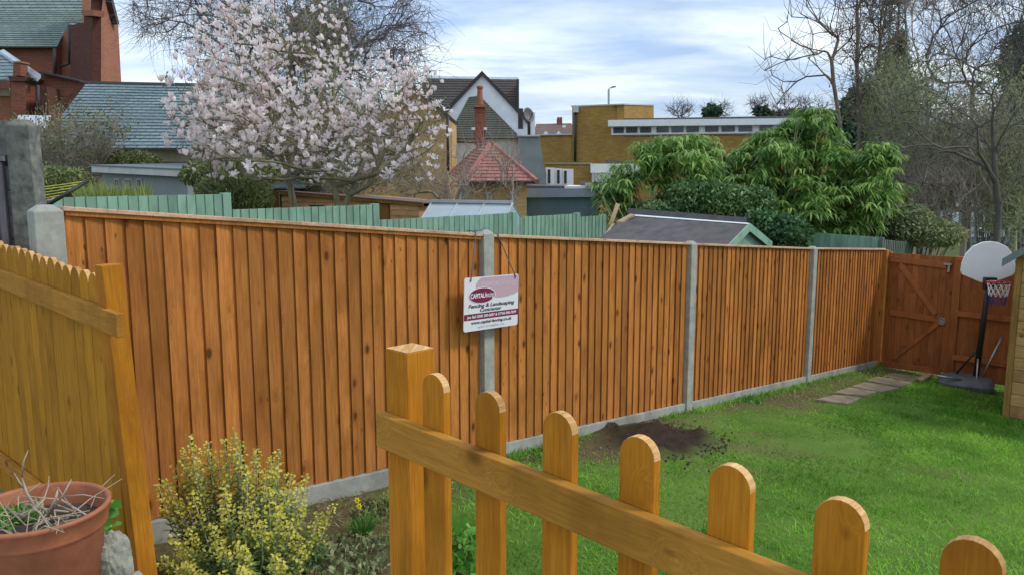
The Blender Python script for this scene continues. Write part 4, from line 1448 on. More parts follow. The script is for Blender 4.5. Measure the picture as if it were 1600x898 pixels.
# --- yellow gable house right of the magnolia
YH = thing('yellow_brick_house', 'yellow stock brick gable house half hidden behind the magnolia', 'house', P(640, 340, 30))
Y1 = PL(698, 29, X1)
wall(Y1, [(560, 215), (636, 128), (659, 148), (698, 180), (700, 340), (560, 340)], 5.0, 'wall', M['stockbrick'], YH)
wall(Y1, [(634, 122), (660, 142), (700, 178), (698, 183), (659, 150), (636, 131)], 5.4, 'roof', M['mossytile'], YH, -0.25)
MB().tube([P(699.5, 183, 28.7), P(700.5, 268, 28.7)], 0.05, 6).build('drainpipe', M['gutter'], YH, smooth=True)

# --- white gabled house
WG = thing('white_gable_house', 'white rendered gable house with dark tiled roof and mossy lower hip roof', 'house', P(755, 340, 38))
W1 = PL(755, 38.0, X1)
wall(W1, [(697, 174), (753, 115), (826, 193), (826, 340), (697, 340)], 0.3, 'gable_wall', M['whiterender'], WG)
wall(W1.shift(-0.15), [(753, 111), (830, 190), (826, 195), (753, 117.5)], 0.6, 'verge', M['gutter'], WG)
wall(W1.shift(-0.15), [(753, 111), (694, 172), (698, 177), (753, 117.5)], 0.6, 'verge', M['gutter'], WG)
r_ = [P(660, 182, 38.8), P(809, 182, 38.8), P(809, 124, 42), P(660, 124, 42)]
courses('roof_tiles', r_, 14, M['darktile'], WG, 0.03)
MB().tube([P(668, 123, 42.1), P(810, 125, 42.1)], 0.14, 6).build('ridge', M['lead'], WG)
wall(PL(809, 38.6, X1), [(807, 124), (811, 124), (811, 190), (807, 190)], 3, 'verge', M['gutter'], WG)
W2 = PL(755, 34.5, X1)
# lower hip: front slope with sloping sides
W3e, W3r = 34.2, 37.9
mbq = [P(698, 217, W3e), P(815, 217, W3e), P(749, 150, W3r), P(733, 152, W3r)]
courses('roof_tiles', mbq, 19, M['mossytile'], WG, 0.025)
wall(W2, [(701, 217), (809, 217), (809, 340), (701, 340)], 3.4, 'wall', M['whiterender'], WG)
wall(W2.shift(-0.25), [(698, 215), (818, 215), (818, 218), (698, 218)], 0.15, 'gutter', M['offwhite'], WG)
wall(W2.shift(-0.05), [(701, 221), (744, 222), (744, 224), (701, 223)], 0.05, 'pipe', M['gutter'], WG)
MB().tube([P(813.5, 170, 37), P(813.5, 202, 37)], 0.12, 6).build('vent_pipe', M['gutter'], WG)
MB().tube([P(813.5, 177, 37), P(822, 177, 37)], 0.07, 6).build('vent_pipe', M['gutter'], WG)
wall(W1.shift(0.5), [(820, 176), (836, 175.5), (836, 212), (820, 212)], 1.0, 'stair_block', M['whiterender'], WG)
DI = thing('satellite_dish', 'grey satellite dish on a dark pole beside the white gable', 'satellite dish', P(825, 211, 36.4))
MB().tube([P(826.5, 211, 36.4), P(826.5, 186, 36.4), P(822, 183, 36.5)], 0.07, 8).build('pole', M['gutter'], DI, smooth=True)
dc = P(824, 181, 36.3)
mb = MB()
ax = Vector((0.55, -0.7, 0.25)).normalized()
aa = ax.cross(Vector((0, 0, 1))).normalized()
bb = ax.cross(aa)
rings = []
for i in range(6):
    r = 0.34 * i / 5
    for j in range(20):
        t_ = 2 * math.pi * j / 20
        mb.v.append(tuple(dc + (aa * math.cos(t_) * 0.85 + bb * math.sin(t_)) * r + ax * (0.9 * r * r)))
for i in range(5):
    for j in range(20):
        mb.f.append((i * 20 + j, i * 20 + (j + 1) % 20, (i + 1) * 20 + (j + 1) % 20, (i + 1) * 20 + j))
do = mb.build('reflector', M['greyplastic'], DI, smooth=True)
md = do.modifiers.new('solid', 'SOLIDIFY'); md.thickness = 0.02
MB().tube([dc + bb * 0.3, dc + ax * 0.4], 0.02, 5).build('feed_arm', M['gutter'], DI)

# --- red tiled outbuilding and chimney
RT = thing('red_hip_roof_house', 'small yellow brick annexe with a faded red hipped tile roof and tall red chimney', 'house', P(775, 340, 27))
fr_ = [P(727, 284, 25.6), P(839, 284, 25.6), P(772, 227, 28.4), P(765, 227, 28.4)]
courses('roof_tiles', fr_, 11, M['redtile'], RT, 0.03)
lf_ = [P(700, 272, 29.6), P(727, 284, 25.6), P(765, 227, 28.4), P(748, 227, 30.0)]
courses('roof_tiles', lf_, 11, M['redtile'], RT, 0.03)
MB().tube([P(727, 284, 25.55), P(765, 227, 28.35)], 0.09, 6).build('hip_tiles', M['redtile'], RT)
MB().tube([P(839, 284, 25.55), P(772, 227, 28.35)], 0.09, 6).build('hip_tiles', M['redtile'], RT)
MB().tube([P(748, 226.5, 30.0), P(772, 226.5, 28.35)], 0.10, 6).build('ridge', M['redtile'], RT)
R1 = PL(780, 26.0, X1)
wall(R1, [(725, 286), (823, 286), (823, 350), (725, 350)], 2.5, 'wall', M['stockbrick'], RT)
wall(R1.shift(-0.4), [(722, 284.5), (842, 284.5), (842, 287.5), (722, 287.5)], 0.12, 'gutter', M['gutter'], RT)
wall(R1, [(721, 284), (733, 284), (733, 350), (721, 350)], 0.3, 'pier', M['render'], RT, -0.02)
for x_ in (760, 797):
    wall(R1, [(x_, 300), (x_ + 9, 300), (x_ + 9, 318), (x_, 318)], 0.05, 'window', M['offwhite'], RT, -0.05)
# chimney
K1 = PL(750, 30.6, Vector((1, 0.12, 0)))
ch = wall(K1, [(743, 166), (758, 166), (758.5, 226), (742, 226)], 0.5, 'chimney', M['redbrick'], RT)
MB().prism([K1.shift(-.1).hit(741.5, 164), K1.shift(-.1).hit(759.5, 164), K1.shift(-.1).hit(759.5, 167.5), K1.shift(-.1).hit(741.5, 167.5)], K1.n * 0.7).build('chimney_cap', M['orangebrick'], ch)
k0 = K1.shift(0.2).hit(750, 164)
mb = MB()
mb.lathe(k0, [(0.12, 0), (0.10, 0.5), (0.095, 0.58), (0.125, 0.60), (0.125, 0.68), (0.08, 0.70), (0.08, 0.3)], 14)
mb.build('chimney_pot', M['orangebrick'], ch, smooth=True)
for x_ in (739.5, 758.5):
    MB().cbox(P(x_, 203.5, 30.5), 0.12, 0.1, 0.09).build('floodlight', M['white'], RT)

# --- grey wall
GW = thing('grey_rendered_building', 'blank blue grey rendered building side between the white house and yellow block', 'building', P(830, 340, 33))
g1 = PL(830, 33.0, X1)
wall(g1, [(809.5, 213), (843, 213), (854, 291), (854, 345), (809.5, 345)], 3.0, 'wall', M['greyrender'], GW)
wall(g1.shift(-0.1), [(808, 211), (844, 211), (844, 213.5), (808, 213.5)], 3.0, 'coping', M['lead'], GW)

# --- far houses
FH = thing('far_brown_roof_house', 'distant house with a brown roof, chimney and two small white gables', 'house', P(865, 300, 90))
courses('roof_tiles', [P(832, 212, 86), P(900, 212, 86), P(893, 193, 90), P(838, 194, 90)], 6, M['browntile'], FH)
wall(PL(865, 88, X1), [(836, 210), (897, 210), (897, 300), (836, 300)], 3, 'wall', M['whiterender'], FH)
wall(PL(875, 89.5, X1), [(870.5, 186), (878.5, 186), (878.5, 200), (870.5, 200)], 1.0, 'chimney', M['redbrick'], FH)
for x_ in (872.5, 876.5):
    MB().tube([P(x_, 187, 90), P(x_, 183.5, 90)], 0.13, 6).build('chimney_pot', M['redbrick'], FH)
for x_ in (853, 873):
    wall(PL(865, 85.4, X1), [(x_ - 4.5, 210.5), (x_, 205), (x_ + 4.5, 210.5), (x_ + 4.5, 240), (x_ - 4.5, 240)], 0.4, 'gable', M['white'], FH)
wall(PL(881, 86, X1), [(879, 196), (884, 196), (884, 199.5), (879, 199.5)], 0.3, 'skylight', M['white'], FH)

# --- yellow brick block with window band
YB = thing('yellow_brick_block', 'flat roofed yellow brick block with white fascia and a long band of windows', 'building', P(1100, 340, 50))
YP = PL(894, 54.0, None, 1363, 47.0)
wall(YP, [(894, 166.5), (975.5, 163.5), (975.5, 187), (1362, 186), (1362, 345), (894, 345)], 1.0, 'wall', M['yellowbrick'], YB)
c_a, c_b = YP.hit(975.4, 187), YP.hit(975.4, 163.5)
sd_ = PL(975.6, c_b.y + 0.0, None, 1021, c_b.y + 6.0)
wall(sd_, [(975.6, 163.5), (1021.5, 164.8), (1021.5, 195), (975.6, 195)], 0.5, 'wall', M['yellowbrick'], YB)
for pln, pts_ in ((YP, [(892.5, 165.3), (975.8, 162.2), (975.8, 164.2), (892.5, 167.5)]), (sd_, [(975.8, 162.2), (1022.5, 163.6), (1022.5, 165.6), (975.8, 164.2)])):
    wall(pln, pts_, 0.9, 'coping', M['offwhite'], YB, -0.06)
wall(YP, [(974, 185.5), (1362, 179.5), (1362, 184), (974, 188.5)], 8, 'roof_edge', M['felt'], YB, -0.3)
wall(YP, [(950, 188), (975, 187.6), (1363, 184), (1363, 193.5), (950, 198)], 0.5, 'fascia', M['white'], YB, -0.55)
wall(YP, [(955, 198), (1340, 193.2), (1340, 206.5), (955, 211.5)], 0.12, 'window_band', M['white'], YB, -0.10)
WX = [(957.4, 975.4), (977.4, 996.7), (999.2, 1018), (1024.8, 1045.6), (1048, 1068.7), (1071.4, 1092.7), (1100.8, 1123.3), (1126.6, 1149), (1153, 1176), (1185.5, 1209), (1213, 1236), (1241, 1264), (1272, 1296), (1300, 1326)]
for xa_, xb_ in WX:
    f0_, f1_ = (xa_ - 955) / 385, (xb_ - 955) / 385
    ya, yb2 = 199.3 - 5.2 * f0_, 199.3 - 5.2 * f1_
    xa_, xb_, ya, yb2 = xa_ + 0.9, xb_ - 0.9, ya + 0.5, yb2 + 0.5
    wd = wall(YP, [(xa_, ya), (xb_, yb2), (xb_, yb2 + 8.3), (xa_, ya + 8.6)], 0.04, 'window', M['darkglass'], YB, -0.16)
    if R.random() < 0.8:
        nv = 6
        bl = MB()
        pln = YP.shift(-0.165)
        for k in range(nv):
            xx = xa_ + (xb_ - xa_) * (k + 0.25) / nv
            bl.prism([pln.hit(xx, ya + 1.2), pln.hit(xx + (xb_ - xa_) / nv * 0.35, ya + 1.2), pln.hit(xx + (xb_ - xa_) / nv * 0.35, ya + 8.6), pln.hit(xx, ya + 8.6)], YP.n * 0.004)
        bl.build('blind', M['greyplastic'], wd)
MB().tube([YP.shift(-0.15).hit(899, 169), YP.shift(-0.15).hit(898.5, 253)], 0.09, 6).build('drainpipe', M['gutter'], YB, smooth=True)
MB().cbox(YP.shift(-0.3).hit(899.5, 176), 0.35, 0.3, 0.4).build('hopper', M['offwhite'], YB)
wall(YP, [(975, 213.2), (1362, 208), (1362, 210), (975, 214.4)], 0.05, 'string_course', M['browntile'], YB, -0.03)
wall(PL(940, 50, X1), [(938, 180), (943, 180), (943, 186), (938, 186)], 0.4, 'roof_vent', M['black'], YB) if False else None
YB2 = thing('yellow_brick_side_wall', 'lower yellow brick wall stepping back left of the yellow block', 'wall', P(870, 340, 56))
wall(PL(845, 55.5, None, 893.5, 54.2), [(840, 211.5), (893.5, 210.8), (893.5, 345), (840, 345)], 0.5, 'wall', M['yellowbrick'], YB2)
wall(PL(845, 55.3, None, 893.5, 54.0), [(840, 210), (893.5, 209.2), (893.5, 211.2), (840, 212)], 0.6, 'coping', M['lead'], YB2)
# front yard of the block
FW = thing('low_brick_extension', 'low yellow brick extension with white fascia and railing in front of the yellow block', 'extension', P(920, 340, 40))
fp = PL(920, 41, X1)
wall(fp, [(853, 257), (1000, 257), (1000, 345), (853, 345)], 1.0, 'wall', M['yellowbrick'], FW)
wall(fp, [(852, 254.5), (924, 254.5), (924, 257), (852, 257)], 1.1, 'coping', M['render'], FW, -0.06)
wall(fp, [(923, 256), (1000, 256.5), (1000, 270.5), (923, 270.5)], 0.4, 'fascia', M['white'], FW, -0.35)
wall(fp, [(950, 250.5), (985, 252), (1000, 256), (950, 256)], 1.0, 'roof_box', M['felt'], FW, 0.1)
rl = MB()
for i in range(34):
    x_ = 925 + i * 2.2
    rl.prism([fp.shift(-0.5).hit(x_, 271), fp.shift(-0.5).hit(x_ + 1.0, 271), fp.shift(-0.5).hit(x_ + 1.0, 285), fp.shift(-0.5).hit(x_, 285)], fp.n * 0.03)
rl.build('railing', M['white'], FW)
AC = PL(870, 33.5, X1)
for i, (xa_, xb_) in enumerate(((853, 867), (867.5, 878), (878.5, 896))):
    ct = thing('cabinet', ['tall white cabinet with dark slot, leftmost of three beside the grey wall', 'narrow white cabinet with dark slot, middle of three', 'white cabinet with wide plain side, rightmost of three'][i], 'cabinet', AC.hit((xa_ + xb_) / 2, 292), 'white cabinets by the grey wall')
    wall(AC, [(xa_, 262 + i), (xb_, 262.5 + i), (xb_, 292), (xa_, 292)], 1.0, 'casing', M['white'], ct)
    wall(AC, [(xa_ + 3, 265 + i), (xa_ + 7, 265 + i), (xa_ + 7, 287), (xa_ + 3, 287)], 0.03, 'slot', M['gutter'], ct, -0.033)
GG = thing('garage', 'garage with blue grey fascia and teal roller shutter below the yellow block', 'garage', P(880, 345, 27))
gp = PL(880, 27.5, None, 940, 27.3)
wall(gp, [(819, 296), (938, 295), (938, 350), (819, 350)], 3, 'wall', M['stockbrick'], GG)
wall(gp, [(819, 295), (938, 294.5), (938, 308), (819, 309)], 0.2, 'fascia', M['fasciablue'], GG, -0.3)
for i in range(12):
    y0 = 309.5 + i * 3.0
    wall(gp, [(821, y0), (935, y0), (935, y0 + 2.4), (821, y0 + 2.4)], 0.05, 'shutter_slat', M['shutter'], GG, -0.08)
wall(gp, [(882, 291), (938, 291.5), (938, 295), (882, 295)], 2, 'roof_slab', M['white'], GG, -0.3)
wall(gp, [(820, 290), (882, 291.5), (882, 296), (820, 295)], 2.5, 'roof_felt', M['felt'], GG, -0.2)
for i, (xa_, y0, xb_, y1) in enumerate(((907, 285, 920, 291.5), (914, 287, 933, 291.5))):
    bx = wall(gp, [(xa_, y0), (xb_, y0), (xb_, y1), (xa_, y1)], 0.6, 'storage_box', M['offwhite'] if i else M['greyplastic'], None, 0.4 + i * 0.02 - i)
    tag(bx, ['dark box standing on the garage roof', 'pale low box on the garage roof slab'][i], 'box')
wall(PL(945, 26.6, X1), [(936, 300), (960, 300), (960, 350), (936, 350)], 1, 'pier', M['stockbrick'], GG)

SL = thing('street_lamp', 'tall grey street lamp rising behind the yellow brick tower', 'street lamp', P(951, 340, 75))
bpole = P(951, 300, 75)
MB().tube([Vector((bpole.x, 75, O0.z - 2)), P(951, 141, 75), P(953, 137.5, 75)], [0.12, 0.09, 0.07], 8).build('pole', M['galv'], SL, smooth=True)
MB().prism([P(952.5, 137.8, 75), P(957, 135.2, 75), P(962.5, 134.8, 75), P(962, 136.6, 75), P(956, 137.6, 75)], (0, 0.3, 0)).build('lamp_head', M['greyplastic'], SL)

# white building glimpsed through the wood on the right
WB = thing('pale_building', 'long pale building with dark windows glimpsed through the trees on the right', 'building', P(1500, 380, 38))
wp = PL(1500, 38, None, 1700, 36)
wall(wp, [(1400, 300), (1700, 296), (1700, 400), (1400, 400)], 2, 'wall', M['greyrender'], WB)
for i in range(12):
    for j in range(3):
        x_, y_ = 1408 + i * 24, 308 + j * 24
        w0 = wall(wp, [(x_, y_), (x_ + 18, y_), (x_ + 18, y_ + 15), (x_, y_ + 15)], 0.1, 'window', M['white'] if (i + j) % 3 else M['offwhite'], WB, -0.12)
        wall(wp, [(x_ + 2, y_ + 2), (x_ + 8, y_ + 2), (x_ + 8, y_ + 13), (x_ + 2, y_ + 13)], 0.03, 'pane', M['darkglass'], w0, -0.16)

# ================================================================== VEGETATION
def ell_pts(ells, n_, shell=0.0):
    """random points in a union of ellipsoids given as (px, py, rx, ry, Y, depth_radius), pixels turned to metres"""
    vol = np.array([e[2] * e[3] for e in ells], float)
    pick = rng.choice(len(ells), n_, p=vol / vol.sum())
    d = rng.normal(size=(n_, 3))
    d /= np.linalg.norm(d, axis=1)[:, None]
    r = rng.random(n_) ** (1 / 3)
    if shell > 0:
        r = 1 - (1 - r) * (1 - shell)
    out = np.zeros((n_, 3))
    for i, e in enumerate(ells):
        k = pick == i
        c_ = P(e[0], e[1], e[4])
        sc_ = e[4] / F
        out[k, 0] = c_.x + d[k, 0] * r[k] * e[2] * sc_
        out[k, 1] = c_.y + d[k, 1] * r[k] * e[5]
        out[k, 2] = c_.z + d[k, 2] * r[k] * e[3] * sc_
    return out


class Skel:
    """branching skeleton grown towards points of the crown (pipe model for the girth)"""
    def __init__(s):
        s.p, s.par = [], []

    def limb(s, pts, parent=-1, step=0.25):
        pts = [Vector(q) for q in pts]
        last = parent
        if parent < 0:
            s.p.append(tuple(pts[0])); s.par.append(-1); last = len(s.p) - 1
        for a_, b_ in zip(pts[:-1], pts[1:]):
            k = max(1, int((b_ - a_).length / step))
            for i in range(1, k + 1):
                q = a_.lerp(b_, i / k)
                s.p.append((q.x + R.uniform(-1, 1) * step * 0.05, q.y + R.uniform(-1, 1) * step * 0.05, q.z))
                s.par.append(last)
                last = len(s.p) - 1
        return last

    def grow(s, targets, step=0.3, lift=0.15, jitter=0.12, maxlen=None, down=0.0):
        cap = len(s.p) + len(targets) * 14 + 10
        A = np.zeros((cap, 3))
        n_ = len(s.p)
        A[:n_] = s.p
        D = np.zeros((cap, 3))
        for i in range(n_):
            if s.par[i] >= 0: D[i] = A[i] - A[s.par[i]]
        D[:n_] /= np.linalg.norm(D[:n_], axis=1)[:, None] + 1e-9
        order = np.argsort(np.linalg.norm(targets - A[n_ - 1], axis=1) + rng.random(len(targets)) * 0.8)
        tips = []
        for t in targets[order]:
            v = t - A[:n_]
            d = np.linalg.norm(v, axis=1) + np.maximum(0, A[:n_, 2] - t[2]) * (1.2 - down)
            cs = (v * D[:n_]).sum(1) / (np.linalg.norm(v, axis=1) + 1e-9)
            j = int(np.argmin(d * (1.55 - 0.9 * cs)))
            a0_ = A[j]
            L = np.linalg.norm(t - a0_)
            if maxlen and L > maxlen: continue
            k = min(12, max(2, int(L / step)))
            last = j
            side_ = rng.normal(size=3) * L * jitter
            for i in range(1, k + 1):
                f = i / k
                ct = a0_ + D[j] * L * 0.38 + np.array([0, 0, -L * lift * 0.6])
                q = a0_ * (1 - f) ** 2 + ct * 2 * f * (1 - f) + t * f * f + side_ * math.sin(math.pi * f) * 0.4
                A[n_] = q
                dv_ = q - A[last]
                D[n_] = dv_ / (np.linalg.norm(dv_) + 1e-9)
                s.par.append(last)
                last = n_
                n_ += 1
            tips.append(last)
        s.p = [tuple(q) for q in A[:n_]]
        return tips

    def mesh(s, name, m, parent, rtip=0.006, power=0.42, rmax=0.3, sides=4, rmin_sides=0.02, split=None, kind=None):
        n_ = len(s.p)
        A = np.array(s.p)
        par = np.array(s.par)
        wgt = np.zeros(n_)
        haschild = np.zeros(n_, bool)
        haschild[par[par >= 0]] = True
        wgt[~haschild] = 1
        for i in range(n_ - 1, -1, -1):
            if par[i] >= 0: wgt[par[i]] += wgt[i]
        rad = np.minimum(rmax, rtip * np.maximum(wgt, 1) ** power)
        s.rad = rad
        e = np.where(par >= 0)[0]
        objs = []
        root = np.arange(n_)
        for i in range(n_):
            if par[i] >= 0: root[i] = root[par[i]]
        thick_e = e[rad[e] >= split[2]]
        groups = [(split[0], thick_e[root[thick_e] == r_]) for r_ in np.unique(root[thick_e])] + [(split[1], e[rad[e] < split[2]])]
        for nm, ee in groups:
            if len(ee) == 0: continue
            big = nm == split[0]
            k = 7 if big else sides
            a_, b_ = A[par[ee]], A[ee]
            ra_, rb_ = rad[par[ee]], rad[ee]
            ra_ = np.minimum(ra_, rb_ * 1.7)
            d = b_ - a_
            L = np.linalg.norm(d, axis=1)[:, None] + 1e-9
            d = d / L
            ref = np.where(np.abs(d[:, 2:3]) < 0.9, np.array([[0, 0, 1.0]]), np.array([[1.0, 0, 0]]))
            x = np.cross(d, ref); x /= np.linalg.norm(x, axis=1)[:, None]
            y = np.cross(d, x)
            vs = []
            for (c_, r_) in ((a_ - d * ra_[:, None] * 0.3, ra_), (b_ + d * rb_[:, None] * 0.3, rb_)):
                for j in range(k):
                    t_ = 2 * math.pi * j / k
                    vs.append(c_ + (x * math.cos(t_) + y * math.sin(t_)) * r_[:, None])
            V = np.stack(vs, 1).reshape(-1, 3)
            base_ = np.arange(len(ee))[:, None] * 2 * k
            fs = [base_ + np.array([[j, (j + 1) % k, k + (j + 1) % k, k + j]]) for j in range(k)]
            o = mesh_obj(nm, V, np.concatenate(fs, 0), m, parent, smooth=True)
            objs.append(o)
            if split is not None and not big: o['kind'] = 'stuff'
        return objs


def twigs(name, tips, m, parent, per=4, ln=(0.15, 0.4), r=0.004, up=0.2, segs=2, curl=0.3):
    """thin two piece whips from each tip; three sided"""
    tips = np.asarray(tips)
    n_ = len(tips) * per
    b0 = np.repeat(tips, per, 0)
    d = rng.normal(size=(n_, 3)); d[:, 2] += up
    d /= np.linalg.norm(d, axis=1)[:, None]
    L = rng.uniform(ln[0], ln[1], n_)[:, None]
    p1 = b0 + d * L * 0.5
    d2 = d + rng.normal(size=(n_, 3)) * curl; d2[:, 2] += up * 0.5
    d2 /= np.linalg.norm(d2, axis=1)[:, None]
    p2 = p1 + d2 * L * 0.5
    ref = rng.normal(size=(n_, 3))
    x = np.cross(d, ref); x /= np.linalg.norm(x, axis=1)[:, None]
    y = np.cross(d, x)
    vs = []
    for c_, rr in ((b0, r), (p1, r * 0.8), (p2, r * 0.45)):
        for j in range(3):
            t_ = 2 * math.pi * j / 3
            vs.append(c_ + (x * math.cos(t_) + y * math.sin(t_)) * rr)
    V = np.stack(vs, 1).reshape(-1, 3)
    k = np.arange(n_)[:, None] * 9
    fs = [k + np.array([[q * 3 + j, q * 3 + (j + 1) % 3, q * 3 + 3 + (j + 1) % 3, q * 3 + 3 + j]]) for q in (0, 1) for j in range(3)]
    o = mesh_obj(name, V, np.concatenate(fs, 0), m, parent)
    o['kind'] = 'stuff'
    return o, p2


def cloud(name, pts, size, m, parent=None, drop=0.0, aspect=0.5, kind='stuff', spread=1.0, per=1, rnd=None, top=True):
    """leaves as kinked lances in every direction"""
    n_ = len(pts) * per
    b0 = np.repeat(pts, per, 0)
    d = rng.normal(size=(n_, 3)) * spread
    d[:, 2] -= drop
    d /= np.linalg.norm(d, axis=1)[:, None] + 1e-9
    L = rng.uniform(size[0], size[1], n_)
    sd_ = np.cross(d, rng.normal(size=(n_, 3))); sd_ /= np.linalg.norm(sd_, axis=1)[:, None] + 1e-9
    bend = np.stack([np.zeros(n_), np.zeros(n_), L * 0.14], -1)
    return blades(name, b0, d * L[:, None], L * aspect, m, parent, kind, bend, sd_, rnd)


def gr_z(px, Y):
    x = (px - 800) / F * Y
    return min(gh(x, Y), 99)


def foot(px, Y):
    x = (px - 800) / F * Y
    return Vector((x, Y, gh(x, Y) - 0.05))


# ---- magnolia
MG = thing('magnolia_tree', 'magnolia tree covered in pale pink white blossom standing behind the orange fence', 'tree', foot(490, 13.4))
sk = Skel()
f1 = foot(470, 13.4)
r1_ = sk.limb([f1, P(455, 330, 13.4), P(452, 285, 13.4), P(440, 235, 13.3), P(420, 175, 13.3), P(400, 110, 13.4)])
k1 = len(sk.p)
sk.limb([P(468, 345, 13.4), P(462, 315, 13.4), P(450, 270, 13.5), P(470, 200, 13.7), P(480, 130, 13.8)], parent=3)
sk.limb([P(440, 235, 13.3), P(400, 225, 13.1), P(350, 205, 13.0), P(315, 190, 12.9)], parent=18)
f2 = foot(528, 13.2)
s2_ = len(sk.p)
sk.limb([f2, P(528, 330, 13.2), P(524, 290, 13.2), P(515, 245, 13.2), P(525, 190, 13.2), P(520, 130, 13.2)])
j2 = s2_ + 5
sk.limb([P(528, 328, 13.2), P(545, 305, 13.1), P(575, 290, 13.0), P(590, 260, 13.0), P(610, 215, 13.1), P(625, 170, 13.2)], parent=j2)
sk.limb([P(575, 290, 13.0), P(600, 268, 12.9), P(640, 225, 12.9), P(660, 200, 12.9)], parent=len(sk.p) - 12)
mag = [(385, 95, 78, 80, 13.4, 1.3), (350, 165, 85, 75, 13.1, 1.1), (330, 225, 52, 55, 13.0, 0.8), (470, 165, 105, 95, 13.5, 1.5), (560, 160, 95, 85, 13.3, 1.3),
       (615, 210, 75, 75, 13.1, 1.0), (655, 165, 42, 50, 13.1, 0.6), (440, 235, 120, 55, 13.2, 1.3), (560, 245, 95, 45, 13.1, 1.0), (400, 40, 48, 42, 13.5, 0.8), (500, 75, 40, 60, 13.5, 0.7), (655, 230, 32, 60, 13.0, 0.5)]
tg = ell_pts(mag, 900, 0.25)
tips = sk.grow(tg, 0.22, 0.10, 0.12)
sk.mesh('trunk', M['barkmag'], MG, 0.0048, 0.44, 0.11, 4, split=('trunk', 'branches', 0.028))
A = np.array(sk.p)
ob_, tw = twigs('twigs', A[tips], M['barkmag'], MG, 3, (0.12, 0.34), 0.0035, 0.9)
# a flower: cup of lifted petals, some closed, some flopping open
def flower(openn):
    vs, fs, rn = [], [], []
    npet = 7
    for i in range(npet):
        a_ = 2 * math.pi * i / npet + R.uniform(-0.3, 0.3)
        sp_ = openn * R.uniform(0.6, 1.3)
        ca, sa_ = math.cos(a_), math.sin(a_)
        L = R.uniform(0.8, 1.1)
        prof = [(0.03, 0.0, 0.05), (0.16 + 0.25 * sp_, 0.40 * L, 0.19), (0.12 + 0.62 * sp_, 0.80 * L, 0.15), (0.05 + 0.95 * sp_, (1.0 - 0.35 * sp_) * L, 0.03)]
        k = len(vs)
        for r_, z_, w_ in prof:
            for q in (-1, 1):
                vs.append((ca * r_ - sa_ * w_ * q, sa_ * r_ + ca * w_ * q, z_))
                rn.append(min(1, 0.25 + 0.75 * z_))
        for j in range(3):
            fs.append((k + 2 * j, k + 2 * j + 1, k + 2 * j + 3, k + 2 * j + 2))
    return np.array(vs), np.array(fs), np.array(rn)


fl = [flower(o_) for o_ in (0.15, 0.3, 0.5, 0.75, 1.0)]
cand = np.concatenate([tw, A[tips]])
cand = np.concatenate([cand, cand + rng.normal(size=cand.shape) * 0.07])
cand = cand[rng.permutation(len(cand))][:5200]
# keep bunches apart from bare windows low in the middle and at the top centre
keepm = []
for p in cand:
    x_, y_ = proj(p)
    dens = 0.38
    if 385 < x_ < 560 and y_ > 165: dens = 0.34
    if 300 < x_ < 420 and 100 < y_ < 250: dens = 0.65
    if 440 < x_ < 500 and y_ < 95: dens = 0.2
    if x_ > 645: dens = 0.28
    keepm.append(R.random() < dens)
cand = cand[np.array(keepm)]
d2c = cand[:, 1]
order = np.argsort(d2c)
fmeshes = []
for V_, F_, r_ in fl:
    for sc_ in (0.085, 0.108):
        me = bpy.data.meshes.new('flower')
        me.from_pydata([tuple(q * sc_) for q in V_], [], [tuple(int(i) for i in f) for f in F_])
        at = me.attributes.new('rnd', 'FLOAT', 'POINT')
        at.data.foreach_set('value', r_.astype(np.float32))
        me.materials.append(M['petal'])
        fmeshes.append(me)
big = order[:290]
for i in big:
    o = link('flower', R.choice(fmeshes), MG, cand[i])
    o.rotation_euler = (R.gauss(0, 0.45), R.gauss(0, 0.45), R.uniform(0, 6.28))
    o.scale = (1.1, 1.1, 1.1)
Vs, Fs, Rs = [], [], []
k = 0
for i in order[290:]:
    V_, F_, r_ = fl[rng.integers(0, 5)]
    sc_ = rng.uniform(0.062, 0.100)
    m3 = np.array(Matrix.Rotation(R.uniform(0, 6.28), 3, 'Z') @ Matrix.Rotation(R.gauss(0, 0.5), 3, 'X') @ Matrix.Rotation(R.gauss(0, 0.5), 3, 'Y'))
    Vs.append(V_ @ m3.T * sc_ + cand[i]); Fs.append(F_ + k); Rs.append(r_ * rng.uniform(0.5, 1.0)); k += len(V_)
o = mesh_obj('blossom', np.concatenate(Vs), np.concatenate(Fs), M['petal'], MG, attrs={'rnd': np.concatenate(Rs)})
o['kind'] = 'stuff'
bud = cand[rng.permutation(len(cand))[:900]] + rng.normal(size=(900, 3)) * 0.09
cloud('leaf_buds', bud, (0.03, 0.07), M['drygreen'], MG, -1.2, 0.35, per=3)


def tree(name, label, px, Y, ells, ntg, bark, group=None, rtip=0.006, power=0.45, rmax=0.2, per=3, tl=(0.2, 0.5), tr=0.004, up=0.3, lean_to=None, leafm=None, leafn=0, leafsize=(0.05, 0.1), step=0.4, thick=0.03, sides=3, trunk=None, lift=0.10, down=0.0, twm=None, shell=0.2):
    ft = foot(px, Y)
    t = thing(name, label, 'tree', ft, group)
    sk = Skel()
    sk.limb([ft] + [P(x, y, Y + dy) for x, y, dy in (trunk or [(px, ells[0][1] + ells[0][3] * 0.7, 0)])], step=step)
    tg = ell_pts(ells, ntg, shell)
    tips = sk.grow(tg, step, lift, 0.12, down=down)
    sk.mesh('trunk', bark, t, rtip, power, rmax, sides, split=('trunk', 'branches', thick))
    A = np.array(sk.p)
    o_, tw = twigs('twigs', A[tips], twm or bark, t, per, tl, tr, up)
    if leafm is not None:
        pts = tw[rng.integers(0, len(tw), leafn)] + rng.normal(size=(leafn, 3)) * 0.08
        cloud('leaves', pts, leafsize, leafm, t, 0.2, 0.5)
    return t, A[tips], tw


